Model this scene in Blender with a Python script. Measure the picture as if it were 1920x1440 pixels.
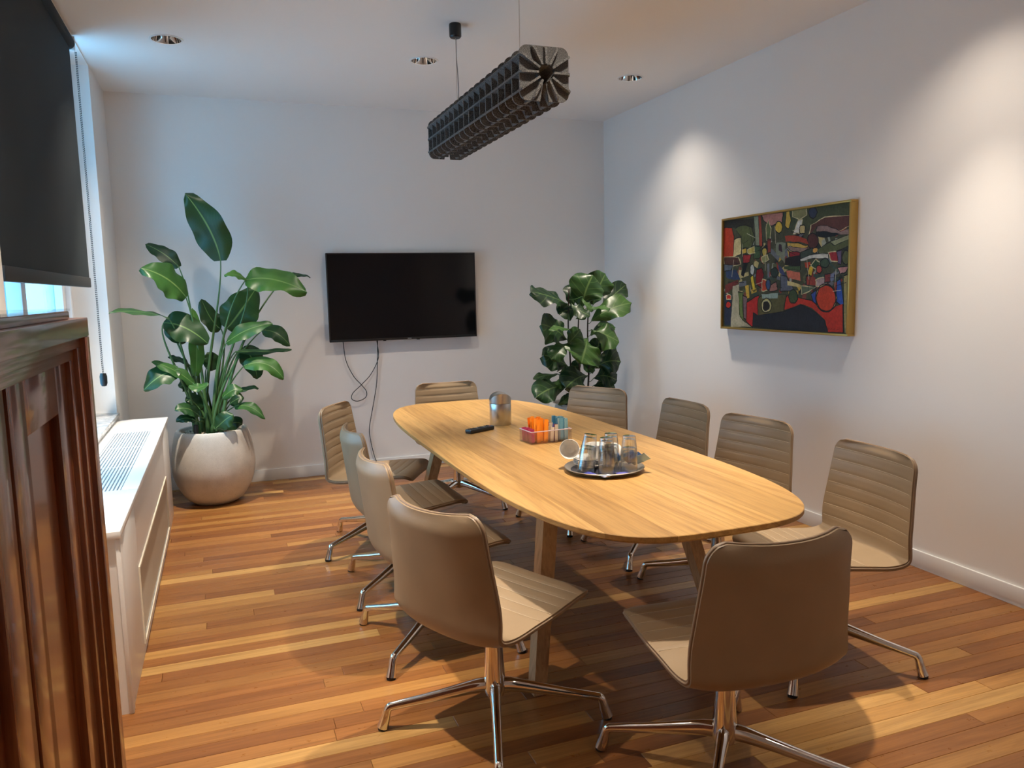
import bpy, bmesh, math, random
from mathutils import Vector, Matrix, Quaternion

# ------------------------------------------------------------------ scene, camera, light
scene = bpy.context.scene
for o in list(bpy.data.objects):
    bpy.data.objects.remove(o)
COL = scene.collection
PI = math.pi
R = math.radians

CAM_H = 1.48
cam_d = bpy.data.cameras.new('camera')
cam = bpy.data.objects.new('camera', cam_d)
COL.objects.link(cam)
cam_d.sensor_width = 36.0
cam_d.lens = 1460.0 / 1920.0 * 36.0
cam_d.clip_start = 0.02
yaw, pitch, roll = 0.355807, 0.120125, -0.022144
fw = Vector((math.sin(yaw) * math.cos(pitch), math.cos(yaw) * math.cos(pitch), -math.sin(pitch)))
rt = Vector((math.cos(yaw), -math.sin(yaw), 0))
up = rt.cross(fw)
rt2 = rt * math.cos(roll) + up * math.sin(roll)
up2 = rt2.cross(fw)
cam.matrix_world = Matrix(((rt2.x, up2.x, -fw.x, 0), (rt2.y, up2.y, -fw.y, 0), (rt2.z, up2.z, -fw.z, CAM_H), (0, 0, 0, 1)))
scene.camera = cam

scene.view_settings.view_transform = 'Standard'
scene.view_settings.look = 'None'
scene.view_settings.gamma = 1.0
scene.view_settings.use_curve_mapping = False
scene.view_settings.exposure = 0.6

SKY = (0.76, 0.90, 1.0)
SKY_STRENGTH = 10.0
world = bpy.data.worlds.new('sky')
scene.world = world
world.use_nodes = True
bg = world.node_tree.nodes['Background']
bg.inputs[0].default_value = (*SKY, 1)
bg.inputs[1].default_value = SKY_STRENGTH

SPOT_POWER = 168.0
SPOT_COLOR = (1.0, 0.87, 0.72)
SPOT_COLUMN = (1.15, 1.05, 0.66)   # window side, table, painting wall
SPOT_ROW = (1.0, 1.0, 0.32)      # back row, middle row, row behind the photographer
SPOT_SIZE, SPOT_BLEND = 60, 0.8
SPILL_SIZE, SPILL_SHARE = 112, 0.27   # wide faint spill of the reflector around the beam

# room (metres)
XL, XR = -0.684, 3.325
YB, YF = 6.447, -1.6
ZC = 2.96

# ------------------------------------------------------------------ mesh helpers
class MB:
    def __init__(self):
        self.v = []; self.f = []; self.c = []; self.uv = None
    def add(self, vs, fs):
        o = len(self.v)
        self.v += [tuple(p) for p in vs]
        self.f += [tuple(i + o for i in q) for q in fs]
        return self
    def box(self, x0, x1, y0, y1, z0, z1, b=0.0):
        if b <= 0:
            vs = [(x, y, z) for z in (z0, z1) for y in (y0, y1) for x in (x0, x1)]
            fs = [(0, 2, 3, 1), (4, 5, 7, 6), (0, 1, 5, 4), (2, 6, 7, 3), (0, 4, 6, 2), (1, 3, 7, 5)]
            return self.add(vs, fs)
        bm = bmesh.new()
        bmesh.ops.create_cube(bm, size=1)
        for v in bm.verts:
            v.co = Vector((x0 + (v.co.x + .5) * (x1 - x0), y0 + (v.co.y + .5) * (y1 - y0), z0 + (v.co.z + .5) * (z1 - z0)))
        bmesh.ops.bevel(bm, geom=list(bm.edges), offset=b, segments=2, affect='EDGES', profile=.5)
        return self.bm(bm)
    def bm(self, bm):
        bm.verts.index_update()
        self.add([v.co[:] for v in bm.verts], [[v.index for v in f.verts] for f in bm.faces])
        bm.free(); return self
    def tube(self, pts, rad, n=10, caps=True, flat=None):
        pts = [Vector(p) for p in pts]
        m = len(pts)
        if not hasattr(rad, '__len__'): rad = [rad] * m
        tang = []
        for i in range(m):
            a = pts[max(i - 1, 0)]; b = pts[min(i + 1, m - 1)]
            d = b - a
            tang.append(d.normalized() if d.length > 1e-9 else Vector((0, 0, 1)))
        t0 = tang[0]
        ref = Vector((0, 0, 1)) if abs(t0.z) < .9 else Vector((0, 1, 0))
        nn = (ref - t0 * ref.dot(t0)).normalized()
        o = len(self.v)
        for i in range(m):
            t = tang[i]
            nn = (nn - t * nn.dot(t))
            nn = nn.normalized() if nn.length > 1e-6 else t.orthogonal().normalized()
            bb = t.cross(nn)
            r = rad[i]
            ra, rb = (r, r) if not isinstance(r, (tuple, list)) else r
            for k in range(n):
                a = 2 * PI * k / n
                self.v.append(tuple(pts[i] + nn * (math.cos(a) * ra) + bb * (math.sin(a) * rb)))
        for i in range(m - 1):
            for k in range(n):
                k2 = (k + 1) % n
                self.f.append((o + i * n + k, o + i * n + k2, o + (i + 1) * n + k2, o + (i + 1) * n + k))
        if caps:
            self.f.append(tuple(o + k for k in range(n))[::-1])
            self.f.append(tuple(o + (m - 1) * n + k for k in range(n)))
        return self
    def lathe(self, prof, n=40, cx=0, cy=0, close=False):
        o = len(self.v); m = len(prof)
        for r, z in prof:
            r = max(r, 1e-5)
            for k in range(n):
                a = 2 * PI * k / n
                self.v.append((cx + r * math.cos(a), cy + r * math.sin(a), z))
        for i in range(m - 1):
            for k in range(n):
                k2 = (k + 1) % n
                self.f.append((o + i * n + k, o + i * n + k2, o + (i + 1) * n + k2, o + (i + 1) * n + k))
        if close:
            for k in range(n):
                k2 = (k + 1) % n
                self.f.append((o + (m - 1) * n + k, o + (m - 1) * n + k2, o + k2, o + k))
        return self
    def prism(self, poly, z0, z1):
        o = len(self.v); n = len(poly)
        self.v += [(x, y, z0) for x, y in poly] + [(x, y, z1) for x, y in poly]
        self.f.append(tuple(o + k for k in range(n))[::-1]); self.f.append(tuple(o + n + k for k in range(n)))
        for k in range(n):
            k2 = (k + 1) % n
            self.f.append((o + k, o + k2, o + n + k2, o + n + k))
        return self
    def grid(self, rows, wrap=False):
        o = len(self.v); m = len(rows); n = len(rows[0])
        for r in rows: self.v += [tuple(p) for p in r]
        for i in range(m - 1):
            for k in range(n if wrap else n - 1):
                k2 = (k + 1) % n
                self.f.append((o + i * n + k, o + i * n + k2, o + (i + 1) * n + k2, o + (i + 1) * n + k))
        return self
    def xf(self, M):
        self.v = [tuple(M @ Vector(p)) for p in self.v]; return self
    def mesh(self, name, m, smooth=35):
        me = bpy.data.meshes.new(name)
        me.from_pydata(self.v, [], self.f)
        me.update()
        b = bmesh.new(); b.from_mesh(me)
        bmesh.ops.recalc_face_normals(b, faces=b.faces)
        b.to_mesh(me); b.free()
        if smooth:
            me.polygons.foreach_set('use_smooth', [True] * len(me.polygons))
            if smooth < 180:
                me.set_sharp_from_angle(angle=R(smooth))
        if m: me.materials.append(m)
        return me
    def build(self, name, m, parent=None, smooth=35):
        return link(name, self.mesh(name, m, smooth), parent)

def link(name, me, parent=None, loc=None, rz=None):
    o = bpy.data.objects.new(name, me); COL.objects.link(o)
    if parent: o.parent = parent
    if loc is not None: o.location = loc
    if rz is not None: o.rotation_euler = (0, 0, rz)
    return o
def tag(o, label=None, cat=None, group=None, kind=None):
    if label: o['label'] = label
    if cat: o['category'] = cat
    if group: o['group'] = group
    if kind: o['kind'] = kind
    return o
def thing(name, label, cat, loc=(0, 0, 0), rz=0, group=None):
    o = bpy.data.objects.new(name, None); COL.objects.link(o)
    o.empty_display_size = .1
    o.location = loc; o.rotation_euler = (0, 0, rz)
    return tag(o, label, cat, group)
def struct(name, mb, m, parent=None, smooth=35):
    o = mb.build(name, m, parent, smooth)
    if parent is None: o['kind'] = 'structure'
    return o
def bez(a, b, c, n):
    a, b, c = Vector(a), Vector(b), Vector(c)
    return [a * (1 - t) ** 2 + b * (2 * t * (1 - t)) + c * t * t for t in [i / n for i in range(n + 1)]]
def catmull(P, n=8):
    P = [Vector(p) for p in P]; out = []
    for i in range(len(P) - 1):
        p0 = P[max(i - 1, 0)]; p1 = P[i]; p2 = P[i + 1]; p3 = P[min(i + 2, len(P) - 1)]
        for k in range(n):
            t = k / n
            out.append(.5 * ((2 * p1) + (p2 - p0) * t + (2 * p0 - 5 * p1 + 4 * p2 - p3) * t * t + (3 * p1 - p0 - 3 * p2 + p3) * t ** 3))
    out.append(P[-1]); return out
def sm(a, b, x):
    t = min(max((x - a) / (b - a), 0), 1); return t * t * (3 - 2 * t)
def lin(c): return tuple(((v / 255) / 12.92 if v / 255 <= .04045 else ((v / 255 + .055) / 1.055) ** 2.4) for v in c)

# ------------------------------------------------------------------ materials
def mat(name, color=(.8, .8, .8), rough=.5, metal=0.0, spec=.5, coat=0.0, coat_rough=.1, srgb=False):
    m = bpy.data.materials.new(name); m.use_nodes = True
    b = m.node_tree.nodes['Principled BSDF']
    if srgb: color = lin(color)
    b.inputs['Base Color'].default_value = (*color[:3], 1)
    b.inputs['Roughness'].default_value = rough
    b.inputs['Metallic'].default_value = metal
    b.inputs['Specular IOR Level'].default_value = spec
    b.inputs['Coat Weight'].default_value = coat
    b.inputs['Coat Roughness'].default_value = coat_rough
    m.diffuse_color = (*color[:3], 1)
    return m
def nd(m, t, **kw):
    n = m.node_tree.nodes.new(t)
    for k, v in kw.items(): setattr(n, k, v)
    return n
def lk(m, a, b): m.node_tree.links.new(a, b)
def bsdf(m): return m.node_tree.nodes['Principled BSDF']
def coords(m, scale=(1, 1, 1), kind='Object', rand=0.0):
    tc = nd(m, 'ShaderNodeTexCoord'); mp = nd(m, 'ShaderNodeMapping')
    mp.inputs['Scale'].default_value = scale
    if kind == 'Position':
        g = nd(m, 'ShaderNodeNewGeometry'); src = g.outputs['Position']
    else:
        src = tc.outputs[kind]
    lk(m, src, mp.inputs['Vector'])
    if rand:
        oi = nd(m, 'ShaderNodeObjectInfo'); mu = nd(m, 'ShaderNodeMath', operation='MULTIPLY'); mu.inputs[1].default_value = rand
        lk(m, oi.outputs['Random'], mu.inputs[0])
        cx = nd(m, 'ShaderNodeCombineXYZ'); lk(m, mu.outputs[0], cx.inputs[0]); lk(m, mu.outputs[0], cx.inputs[1]); lk(m, mu.outputs[0], cx.inputs[2])
        lk(m, cx.outputs[0], mp.inputs['Location'])
    return mp.outputs[0]
def noise(m, vec, scale=5, detail=4, rough=.5, dist=0):
    n = nd(m, 'ShaderNodeTexNoise'); n.inputs['Scale'].default_value = scale; n.inputs['Detail'].default_value = detail
    n.inputs['Roughness'].default_value = rough; n.inputs['Distortion'].default_value = dist
    if vec is not None: lk(m, vec, n.inputs['Vector'])
    return n.outputs['Fac']
def ramp(m, fac, stops):
    r = nd(m, 'ShaderNodeValToRGB'); e = r.color_ramp.elements
    while len(e) < len(stops): e.new(.5)
    for k, (p, c) in enumerate(stops):
        e[k].position = p; e[k].color = (*c[:3], 1) if hasattr(c, '__len__') else (c, c, c, 1)
    lk(m, fac, r.inputs[0]); return r.outputs[0]
def mixc(m, a, b, fac, mode='MULTIPLY'):
    n = nd(m, 'ShaderNodeMix', data_type='RGBA', blend_type=mode)
    for s, v in ((n.inputs[0], fac), (n.inputs[6], a), (n.inputs[7], b)):
        if hasattr(v, 'is_linked'): lk(m, v, s)
        elif hasattr(v, '__len__'): s.default_value = (*v[:3], 1)
        else: s.default_value = v
    return n.outputs[2]
def bump(m, h, strength=.2, dist=.01):
    b = nd(m, 'ShaderNodeBump'); b.inputs['Strength'].default_value = strength; b.inputs['Distance'].default_value = dist
    lk(m, h, b.inputs['Height']); lk(m, b.outputs[0], bsdf(m).inputs['Normal'])

def wall_mat(name, c, rough=.85):
    m = mat(name, c, rough, spec=.25)
    n = noise(m, coords(m, (1, 1, 1), 'Position'), 160, 3)
    bump(m, n, .06, .004)
    return m
M = {}
M['wall'] = wall_mat('wall_paint', (.86, .84, .815))
M['ceiling'] = wall_mat('ceiling_paint', (.90, .895, .885))
M['trim'] = mat('white_trim_paint', (.78, .78, .77), .4)
M['white_metal'] = mat('white_lacquer', (.80, .80, .79), .35)
M['reveal'] = mat('window_reveal_paint', (.82, .82, .82), .5)
M['dark_slot'] = mat('dark_inside', (.02, .02, .022), .9)
M['chrome'] = mat('polished_chrome', (.78, .77, .76), .07, 1.0)
M['steel'] = mat('brushed_steel', (.62, .60, .57), .28, 1.0)
bsdf(M['steel']).inputs['Anisotropic'].default_value = .5
M['black'] = mat('black_plastic', (.012, .012, .013), .35)
M['black_matt'] = mat('black_rubber', (.015, .015, .016), .6)
M['screen'] = mat('tv_screen', (.004, .004, .005), .12, spec=.35)
M['grey_text'] = mat('grey_print', (.45, .45, .46), .5)

def leather():
    m = mat('taupe_leather', lin((153, 131, 103)), .42, spec=.45)
    n = noise(m, coords(m, (1, 1, 1)), 420, 3)
    n2 = noise(m, coords(m, (1, 1, 1)), 5, 3)
    c = mixc(m, lin((153, 131, 103)), ramp(m, n2, [(.3, .9), (.7, 1.05)]), 1.0)
    lk(m, c, bsdf(m).inputs['Base Color'])
    bump(m, n, .12, .002)
    return m
M['leather'] = leather()
M['piping'] = mat('taupe_piping', lin((140, 116, 92)), .45)
M['thread'] = mat('pale_thread', lin((190, 172, 145)), .7)

def floor_mat():
    m = mat('floor_plank_wood', (.4, .2, .08), .3, spec=.3, coat=.06, coat_rough=.16)
    oi = nd(m, 'ShaderNodeObjectInfo')
    v = coords(m, (1.6, 34, 34), 'Position', rand=37.0)
    n1 = noise(m, v, 1.0, 8, .62, .8)
    v2 = coords(m, (5, 150, 150), 'Position', rand=11.0)
    n2 = noise(m, v2, 1.0, 5, .6)
    c = mixc(m, oi.outputs['Color'], ramp(m, n1, [(.28, (.72, .66, .60)), (.5, (1, 1, 1)), (.75, (1.22, 1.26, 1.3))]), 1.0)
    c = mixc(m, c, ramp(m, n2, [(.3, .84), (.7, 1.1)]), 1.0)
    lk(m, c, bsdf(m).inputs['Base Color'])
    sc = noise(m, coords(m, (6, 9, 6), 'Position'), 3, 5, .7)
    lk(m, ramp(m, sc, [(.3, .26), (.75, .42)]), bsdf(m).inputs['Roughness'])
    bump(m, n2, .05, .002)
    return m
M['floor'] = floor_mat()
def oak_mat(name, axis=1, base=None):
    m = mat(name, (.6, .4, .2), .42, spec=.35)
    s1 = [20, 20, 20]; s1[axis] = 1.1
    s2 = [120, 120, 120]; s2[axis] = 5
    n1 = noise(m, coords(m, tuple(s1), 'Object', rand=23.0), 1, 6, .6, 1.3)
    n2 = noise(m, coords(m, tuple(s2), 'Object', rand=7.0), 1, 4, .6)
    if base is None:
        src = nd(m, 'ShaderNodeObjectInfo').outputs['Color']
    else: src = base
    c = mixc(m, src, ramp(m, n1, [(.3, (.70, .64, .56)), (.48, (1, 1, 1)), (.75, (1.1, 1.12, 1.15))]), 1.0)
    c = mixc(m, c, ramp(m, n2, [(.32, .84), (.6, 1.04)]), 1.0)
    lk(m, c, bsdf(m).inputs['Base Color'])
    bump(m, n2, .05, .002)
    return m
M['oak'] = oak_mat('oak_board', 1)
M['oak_leg'] = oak_mat('oak_leg_wood', 2, (.55, .37, .2))
def mahogany():
    m = mat('mahogany', (.2, .06, .02), .25, spec=.5, coat=.5, coat_rough=.10)
    n1 = noise(m, coords(m, (22, 22, 1.3), 'Object', rand=9.0), 1, 7, .62, 1.0)
    n2 = noise(m, coords(m, (130, 130, 6), 'Object', rand=5.0), 1, 4, .6)
    c = ramp(m, n1, [(.25, (.10, .024, .008)), (.5, (.20, .055, .017)), (.78, (.33, .11, .032))])
    c = mixc(m, c, ramp(m, n2, [(.3, .8), (.65, 1.1)]), 1.0)
    lk(m, c, bsdf(m).inputs['Base Color'])
    return m
M['mahogany'] = mahogany()
M['mahogany_dark'] = mat('mahogany_edge', (.055, .014, .006), .32, coat=.3)
def felt():
    m = mat('charcoal_felt', (.05, .05, .05), .95, spec=.1)
    n = noise(m, coords(m, (1, 1, 1), 'Position'), 380, 5, .75)
    c = ramp(m, n, [(.40, (.03, .03, .032)), (.52, (.15, .15, .15)), (.66, (.45, .45, .44))])
    lk(m, c, bsdf(m).inputs['Base Color'])
    bump(m, n, .3, .004)
    return m
M['felt'] = felt()
def stone():
    m = mat('pale_stone', (.62, .58, .52), .7, spec=.3)
    v = coords(m)
    n = noise(m, v, 6, 6, .6); n2 = noise(m, v, 260, 3, .6)
    vo = nd(m, 'ShaderNodeTexVoronoi'); vo.inputs['Scale'].default_value = 26; lk(m, v, vo.inputs['Vector'])
    pits = ramp(m, vo.outputs['Distance'], [(.05, .55), (.12, 1.0)])
    c = mixc(m, ramp(m, n, [(.3, (.52, .49, .44)), (.7, (.66, .63, .58))]), ramp(m, n2, [(.3, .88), (.6, 1.03)]), 1.0)
    c = mixc(m, c, pits, .5)
    lk(m, c, bsdf(m).inputs['Base Color'])
    bump(m, n2, .2, .004)
    return m
M['stone'] = stone()
M['pebble'] = mat('cream_gravel', (.55, .47, .36), .8)
M['soil'] = mat('dark_soil', (.03, .022, .015), .95)
def leaf_mat(name, c1, c2, vein, rough, nveins, vstr):
    m = mat(name, c1, rough, spec=.5)
    tc = nd(m, 'ShaderNodeTexCoord'); sp = nd(m, 'ShaderNodeSeparateXYZ'); lk(m, tc.outputs['UV'], sp.inputs[0])
    a = nd(m, 'ShaderNodeMath', operation='ABSOLUTE'); lk(m, sp.outputs[0], a.inputs[0])
    rib = ramp(m, a.outputs[0], [(.0, 1), (.035, .6), (.07, 0)])
    sh = nd(m, 'ShaderNodeMath', operation='MULTIPLY'); lk(m, a.outputs[0], sh.inputs[0]); sh.inputs[1].default_value = -.28
    ad = nd(m, 'ShaderNodeMath', operation='ADD'); lk(m, sh.outputs[0], ad.inputs[0]); lk(m, sp.outputs[1], ad.inputs[1])
    mu = nd(m, 'ShaderNodeMath', operation='MULTIPLY'); lk(m, ad.outputs[0], mu.inputs[0]); mu.inputs[1].default_value = nveins
    fr = nd(m, 'ShaderNodeMath', operation='PINGPONG'); lk(m, mu.outputs[0], fr.inputs[0]); fr.inputs[1].default_value = .5
    vs = ramp(m, fr.outputs[0], [(.0, vstr), (.04, vstr * .5), (.10, 0)])
    mx = nd(m, 'ShaderNodeMath', operation='MAXIMUM'); lk(m, rib, mx.inputs[0]); lk(m, vs, mx.inputs[1])
    oi = nd(m, 'ShaderNodeObjectInfo')
    n = noise(m, tc.outputs['Object'], 7, 3)
    base = mixc(m, c1, c2, ramp(m, n, [(.35, 0), (.7, 1)]), 'MIX')
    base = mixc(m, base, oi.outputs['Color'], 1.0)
    c = mixc(m, base, vein, mx.outputs[0], 'MIX')
    lk(m, c, bsdf(m).inputs['Base Color'])
    bump(m, vs, -.35, .006)
    b = bsdf(m)
    # thin leaf: a little light passes through
    tr = nd(m, 'ShaderNodeBsdfTranslucent'); lk(m, c, tr.inputs[0])
    mixs = nd(m, 'ShaderNodeMixShader'); mixs.inputs[0].default_value = .18
    out = [x for x in m.node_tree.nodes if x.type == 'OUTPUT_MATERIAL'][0]
    lk(m, b.outputs[0], mixs.inputs[1]); lk(m, tr.outputs[0], mixs.inputs[2]); lk(m, mixs.outputs[0], out.inputs[0])
    return m
M['strel'] = leaf_mat('banana_like_leaf', (.014, .058, .013), (.028, .095, .020), (.16, .28, .08), .40, 34, .25)
M['fig'] = leaf_mat('fiddle_leaf', (.012, .042, .011), (.022, .066, .015), (.12, .20, .06), .38, 5.2, .5)
M['stem'] = mat('green_stem', (.07, .16, .05), .4)
M['bark'] = mat('dark_bark', (.035, .022, .016), .8)

def thin_glass(name, tint=(1, 1, 1), rough=.0, ior=1.45, boost=1.0):
    m = bpy.data.materials.new(name); m.use_nodes = True
    nt = m.node_tree; nt.nodes.clear()
    out = nt.nodes.new('ShaderNodeOutputMaterial')
    t = nt.nodes.new('ShaderNodeBsdfTransparent'); t.inputs[0].default_value = (*tint, 1)
    g = nt.nodes.new('ShaderNodeBsdfGlossy'); g.inputs['Roughness'].default_value = rough
    f = nt.nodes.new('ShaderNodeFresnel')
    geo = nt.nodes.new('ShaderNodeNewGeometry'); mr = nt.nodes.new('ShaderNodeMapRange')   # same reflectance on both faces of the thin sheet
    mr.inputs['To Min'].default_value = ior; mr.inputs['To Max'].default_value = 1 / ior
    nt.links.new(geo.outputs['Backfacing'], mr.inputs['Value']); nt.links.new(mr.outputs[0], f.inputs[0])
    mu = nt.nodes.new('ShaderNodeMath'); mu.operation = 'MULTIPLY'; mu.inputs[1].default_value = boost; mu.use_clamp = True
    x = nt.nodes.new('ShaderNodeMixShader')
    nt.links.new(f.outputs[0], mu.inputs[0]); nt.links.new(mu.outputs[0], x.inputs[0])
    nt.links.new(t.outputs[0], x.inputs[1]); nt.links.new(g.outputs[0], x.inputs[2]); nt.links.new(x.outputs[0], out.inputs[0])
    return m
M['pane'] = thin_glass('window_glass', (.97, .99, 1))
M['pane_daylight'] = thin_glass('daylight_tinted_glass', (.32, .515, .63))  # cyan of the daylight outside is put into the tint, which also dims it
M['tumbler'] = thin_glass('clear_tumbler_glass', (.985, .993, .993), .02, 1.5, 2.6)
M['acrylic'] = thin_glass('clear_acrylic', (.95, .93, .95), .03, 1.5, 1.5)
M['sheet_glass'] = thin_glass('sheet_glass', (.96, .98, .98), .0, 1.5)
M['china'] = mat('white_china', (.82, .80, .76), .18, spec=.5)
M['tray'] = mat('dark_tray', (.035, .035, .045), .35)
M['tray_rim'] = mat('tray_metal_rim', (.55, .48, .38), .3, .8)
M['gold'] = mat('gilt_frame', (.50, .32, .09), .32, .75)
def blind_mat():
    m = mat('charcoal_blind_fabric', (.022, .030, .036), .75, spec=.25)
    n = noise(m, coords(m, (1, 900, 900), 'Position'), 1, 2)
    bump(m, n, .08, .002)
    return m
M['blind'] = blind_mat()
M['blind_bar'] = mat('dark_blind_bar', (.025, .024, .022), .5)
def marble():
    m = mat('white_marble', (.8, .8, .8), .15)
    n = noise(m, coords(m, (2, 6, 2), 'Position'), 3, 8, .65, 1.5)
    lk(m, ramp(m, n, [(.40, (.82, .83, .84)), (.5, (.45, .48, .5)), (.58, (.83, .84, .85))]), bsdf(m).inputs['Base Color'])
    return m
M['marble'] = marble()
M['objcol'] = mat('printed_paper', (1, 1, 1), .45)
_oi = nd(M['objcol'], 'ShaderNodeObjectInfo'); lk(M['objcol'], _oi.outputs['Color'], bsdf(M['objcol']).inputs['Base Color'])
def paint_mat():
    m = mat('oil_paint', (1, 1, 1), .45, spec=.4)
    a = nd(m, 'ShaderNodeAttribute'); a.attribute_name = 'paint'
    n = noise(m, coords(m, (1, 1, 1), 'Position'), 60, 5, .65)
    n2 = noise(m, coords(m, (1, 1, 1), 'Position'), 14, 4, .6)
    c = mixc(m, a.outputs['Color'], ramp(m, n, [(.3, .75), (.68, 1.18)]), 1.0)
    c = mixc(m, c, ramp(m, n2, [(.35, .8), (.65, 1.1)]), 1.0)
    lk(m, c, bsdf(m).inputs['Base Color'])
    bump(m, n, .4, .003)
    return m
M['paint'] = paint_mat()
# ------------------------------------------------------------------ measured shapes
STREL=[
  ([-0.149, 5.968], [0.03, 5.95, 1.731], [0.003, 5.895, 1.95], [-0.171, 5.88, 2.187], 0.164, 0, (-0.25, -0.9, 0.1)),
  ([-0.167, 5.979], [-0.254, 6.15, 1.696], [-0.333, 6.165, 1.802], [-0.468, 6.22, 1.864], 0.082, 0, (-0.2, -0.9, 0.6)),
  ([-0.128, 5.882], [-0.208, 5.78, 1.478], [-0.288, 5.68, 1.629], [-0.461, 5.62, 1.675], 0.158, 2, (0.1, -0.8, 0.6)),
  ([-0.22, 6.021], [-0.322, 5.72, 1.342], [-0.466, 5.565, 1.416], [-0.646, 5.45, 1.398], 0.071, 0, (0, -0.45, 0.9)),
  ([-0.191, 5.912], [-0.361, 5.8, 1.31], [-0.226, 5.77, 1.31], [-0.088, 5.78, 1.157], 0.153, 0, (-0.1, -0.8, 0.6)),
  ([-0.078, 5.955], [-0.185, 5.84, 0.931], [-0.146, 5.83, 1.165], [-0.174, 5.86, 1.404], 0.074, 3, (0.3, -0.9, 0.1)),
  ([-0.076, 5.956], [0.002, 6.05, 1.247], [-0.063, 6.03, 1.288], [-0.116, 6.05, 1.464], 0.099, 0, (0.3, -0.9, 0.2)),
  ([-0.095, 5.897], [0.042, 6.0, 1.247], [0.133, 5.97, 1.351], [0.262, 5.98, 1.538], 0.175, 1, (0.3, -0.85, 0.3)),
  ([-0.082, 6.026], [0.182, 5.78, 1.587], [0.346, 5.7, 1.637], [0.585, 5.66, 1.496], 0.17, 3, (0.05, -0.72, 0.7)),
  ([-0.094, 6.003], [0.19, 5.78, 1.592], [0.123, 5.74, 1.649], [0.044, 5.74, 1.626], 0.055, 3, (0.1, -0.6, 0.8)),
  ([-0.043, 5.882], [0.488, 6.1, 1.62], [0.575, 6.09, 1.645], [0.663, 6.12, 1.609], 0.042, 0, (0, -0.5, 0.9)),
  ([-0.082, 5.976], [0.031, 5.82, 1.155], [0.17, 5.76, 1.271], [0.345, 5.74, 1.282], 0.095, 2, (0, -0.7, 0.7)),
  ([-0.107, 5.876], [0.281, 5.98, 1.225], [0.388, 5.945, 1.24], [0.473, 5.95, 1.105], 0.092, 1, (0.2, -0.8, 0.5)),
  ([-0.061, 5.955], [0.092, 5.93, 1.085], [0.276, 5.895, 1.066], [0.477, 5.9, 1.087], 0.053, 1, (0, -0.5, 0.9)),
  ([-0.073, 6.028], [0.139, 5.8, 0.99], [0.3, 5.74, 1.059], [0.399, 5.72, 0.886], 0.095, 3, (0.2, -0.7, 0.6)),
  ([-0.074, 6.036], [0.143, 5.98, 1.11], [0.22, 5.945, 1.039], [0.227, 5.95, 0.874], 0.12, 0, (0.3, -0.9, 0.2)),
  ([-0.156, 6.014], [-0.222, 5.95, 1.002], [-0.279, 5.915, 1.058], [-0.358, 5.92, 1.07], 0.054, 0, (0, -0.5, 0.9)),
  ([-0.16, 6.038], [-0.284, 5.76, 0.989], [-0.392, 5.7, 0.992], [-0.507, 5.68, 0.87], 0.112, 1, (-0.2, -0.8, 0.5)),
  ([-0.091, 5.888], [-0.187, 5.78, 0.871], [-0.29, 5.73, 1.0], [-0.447, 5.72, 1.057], 0.07, 2, (0, -0.6, 0.8)),
  ([-0.185, 5.909], [-0.224, 5.74, 0.878], [-0.164, 5.7, 0.849], [-0.101, 5.7, 0.891], 0.055, 2, (0, -0.6, 0.8)),
  ([-0.059, 5.949], [-0.016, 5.8, 0.769], [0.051, 5.77, 0.852], [0.122, 5.78, 0.821], 0.071, 2, (0, -0.7, 0.7)),
  ([-0.088, 5.924], [0.082, 5.92, 0.791], [0.165, 5.89, 0.837], [0.232, 5.9, 0.814], 0.041, 1, (0, -0.5, 0.9)),
  ([-0.105, 5.939], [0.058, 5.8, 0.705], [0.17, 5.75, 0.737], [0.258, 5.74, 0.608], 0.064, 2, (0.1, -0.6, 0.8)),
  ([-0.152, 5.975], [-0.172, 5.9, 0.683], [-0.219, 5.87, 0.783], [-0.267, 5.88, 0.76], 0.087, 0, (0, -0.8, 0.5)),
  ([-0.126, 6.033], [-0.178, 5.78, 0.658], [-0.246, 5.72, 0.754], [-0.327, 5.7, 0.722], 0.073, 1, (0, -0.7, 0.7)),
  ([-0.117, 6.037], [-0.203, 5.76, 0.629], [-0.266, 5.72, 0.682], [-0.326, 5.72, 0.637], 0.052, 0, (0, -0.7, 0.7)),
  ([-0.079, 6.048], [-0.076, 5.76, 0.561], [-0.01, 5.72, 0.637], [0.046, 5.72, 0.658], 0.085, 1, (0.2, -0.8, 0.5)),
  ([-0.092, 5.899], [-0.014, 5.85, 0.55], [0.069, 5.83, 0.614], [0.103, 5.85, 0.56], 0.074, 0, (0.2, -0.8, 0.5)),
  ([-0.087, 6.044], [-0.115, 6.0, 0.967], [-0.056, 5.98, 1.017], [-0.1, 6.0, 1.086], 0.089, 0, (0.2, -0.9, 0.2)),
  ([-0.061, 5.972], [0.028, 5.9, 0.711], [0.096, 5.87, 0.77], [0.127, 5.88, 0.749], 0.069, 0, (0.1, -0.7, 0.6)),
  ([-0.117, 5.908], [-0.24, 5.9, 0.831], [-0.273, 5.87, 0.887], [-0.299, 5.88, 0.854], 0.062, 0, (0, -0.8, 0.5)),
  ([-0.119, 5.973], [-0.333, 5.95, 1.3], [-0.285, 5.94, 1.215], [-0.218, 5.97, 1.186], 0.11, 0, (0, -0.8, 0.5)),
]
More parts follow.
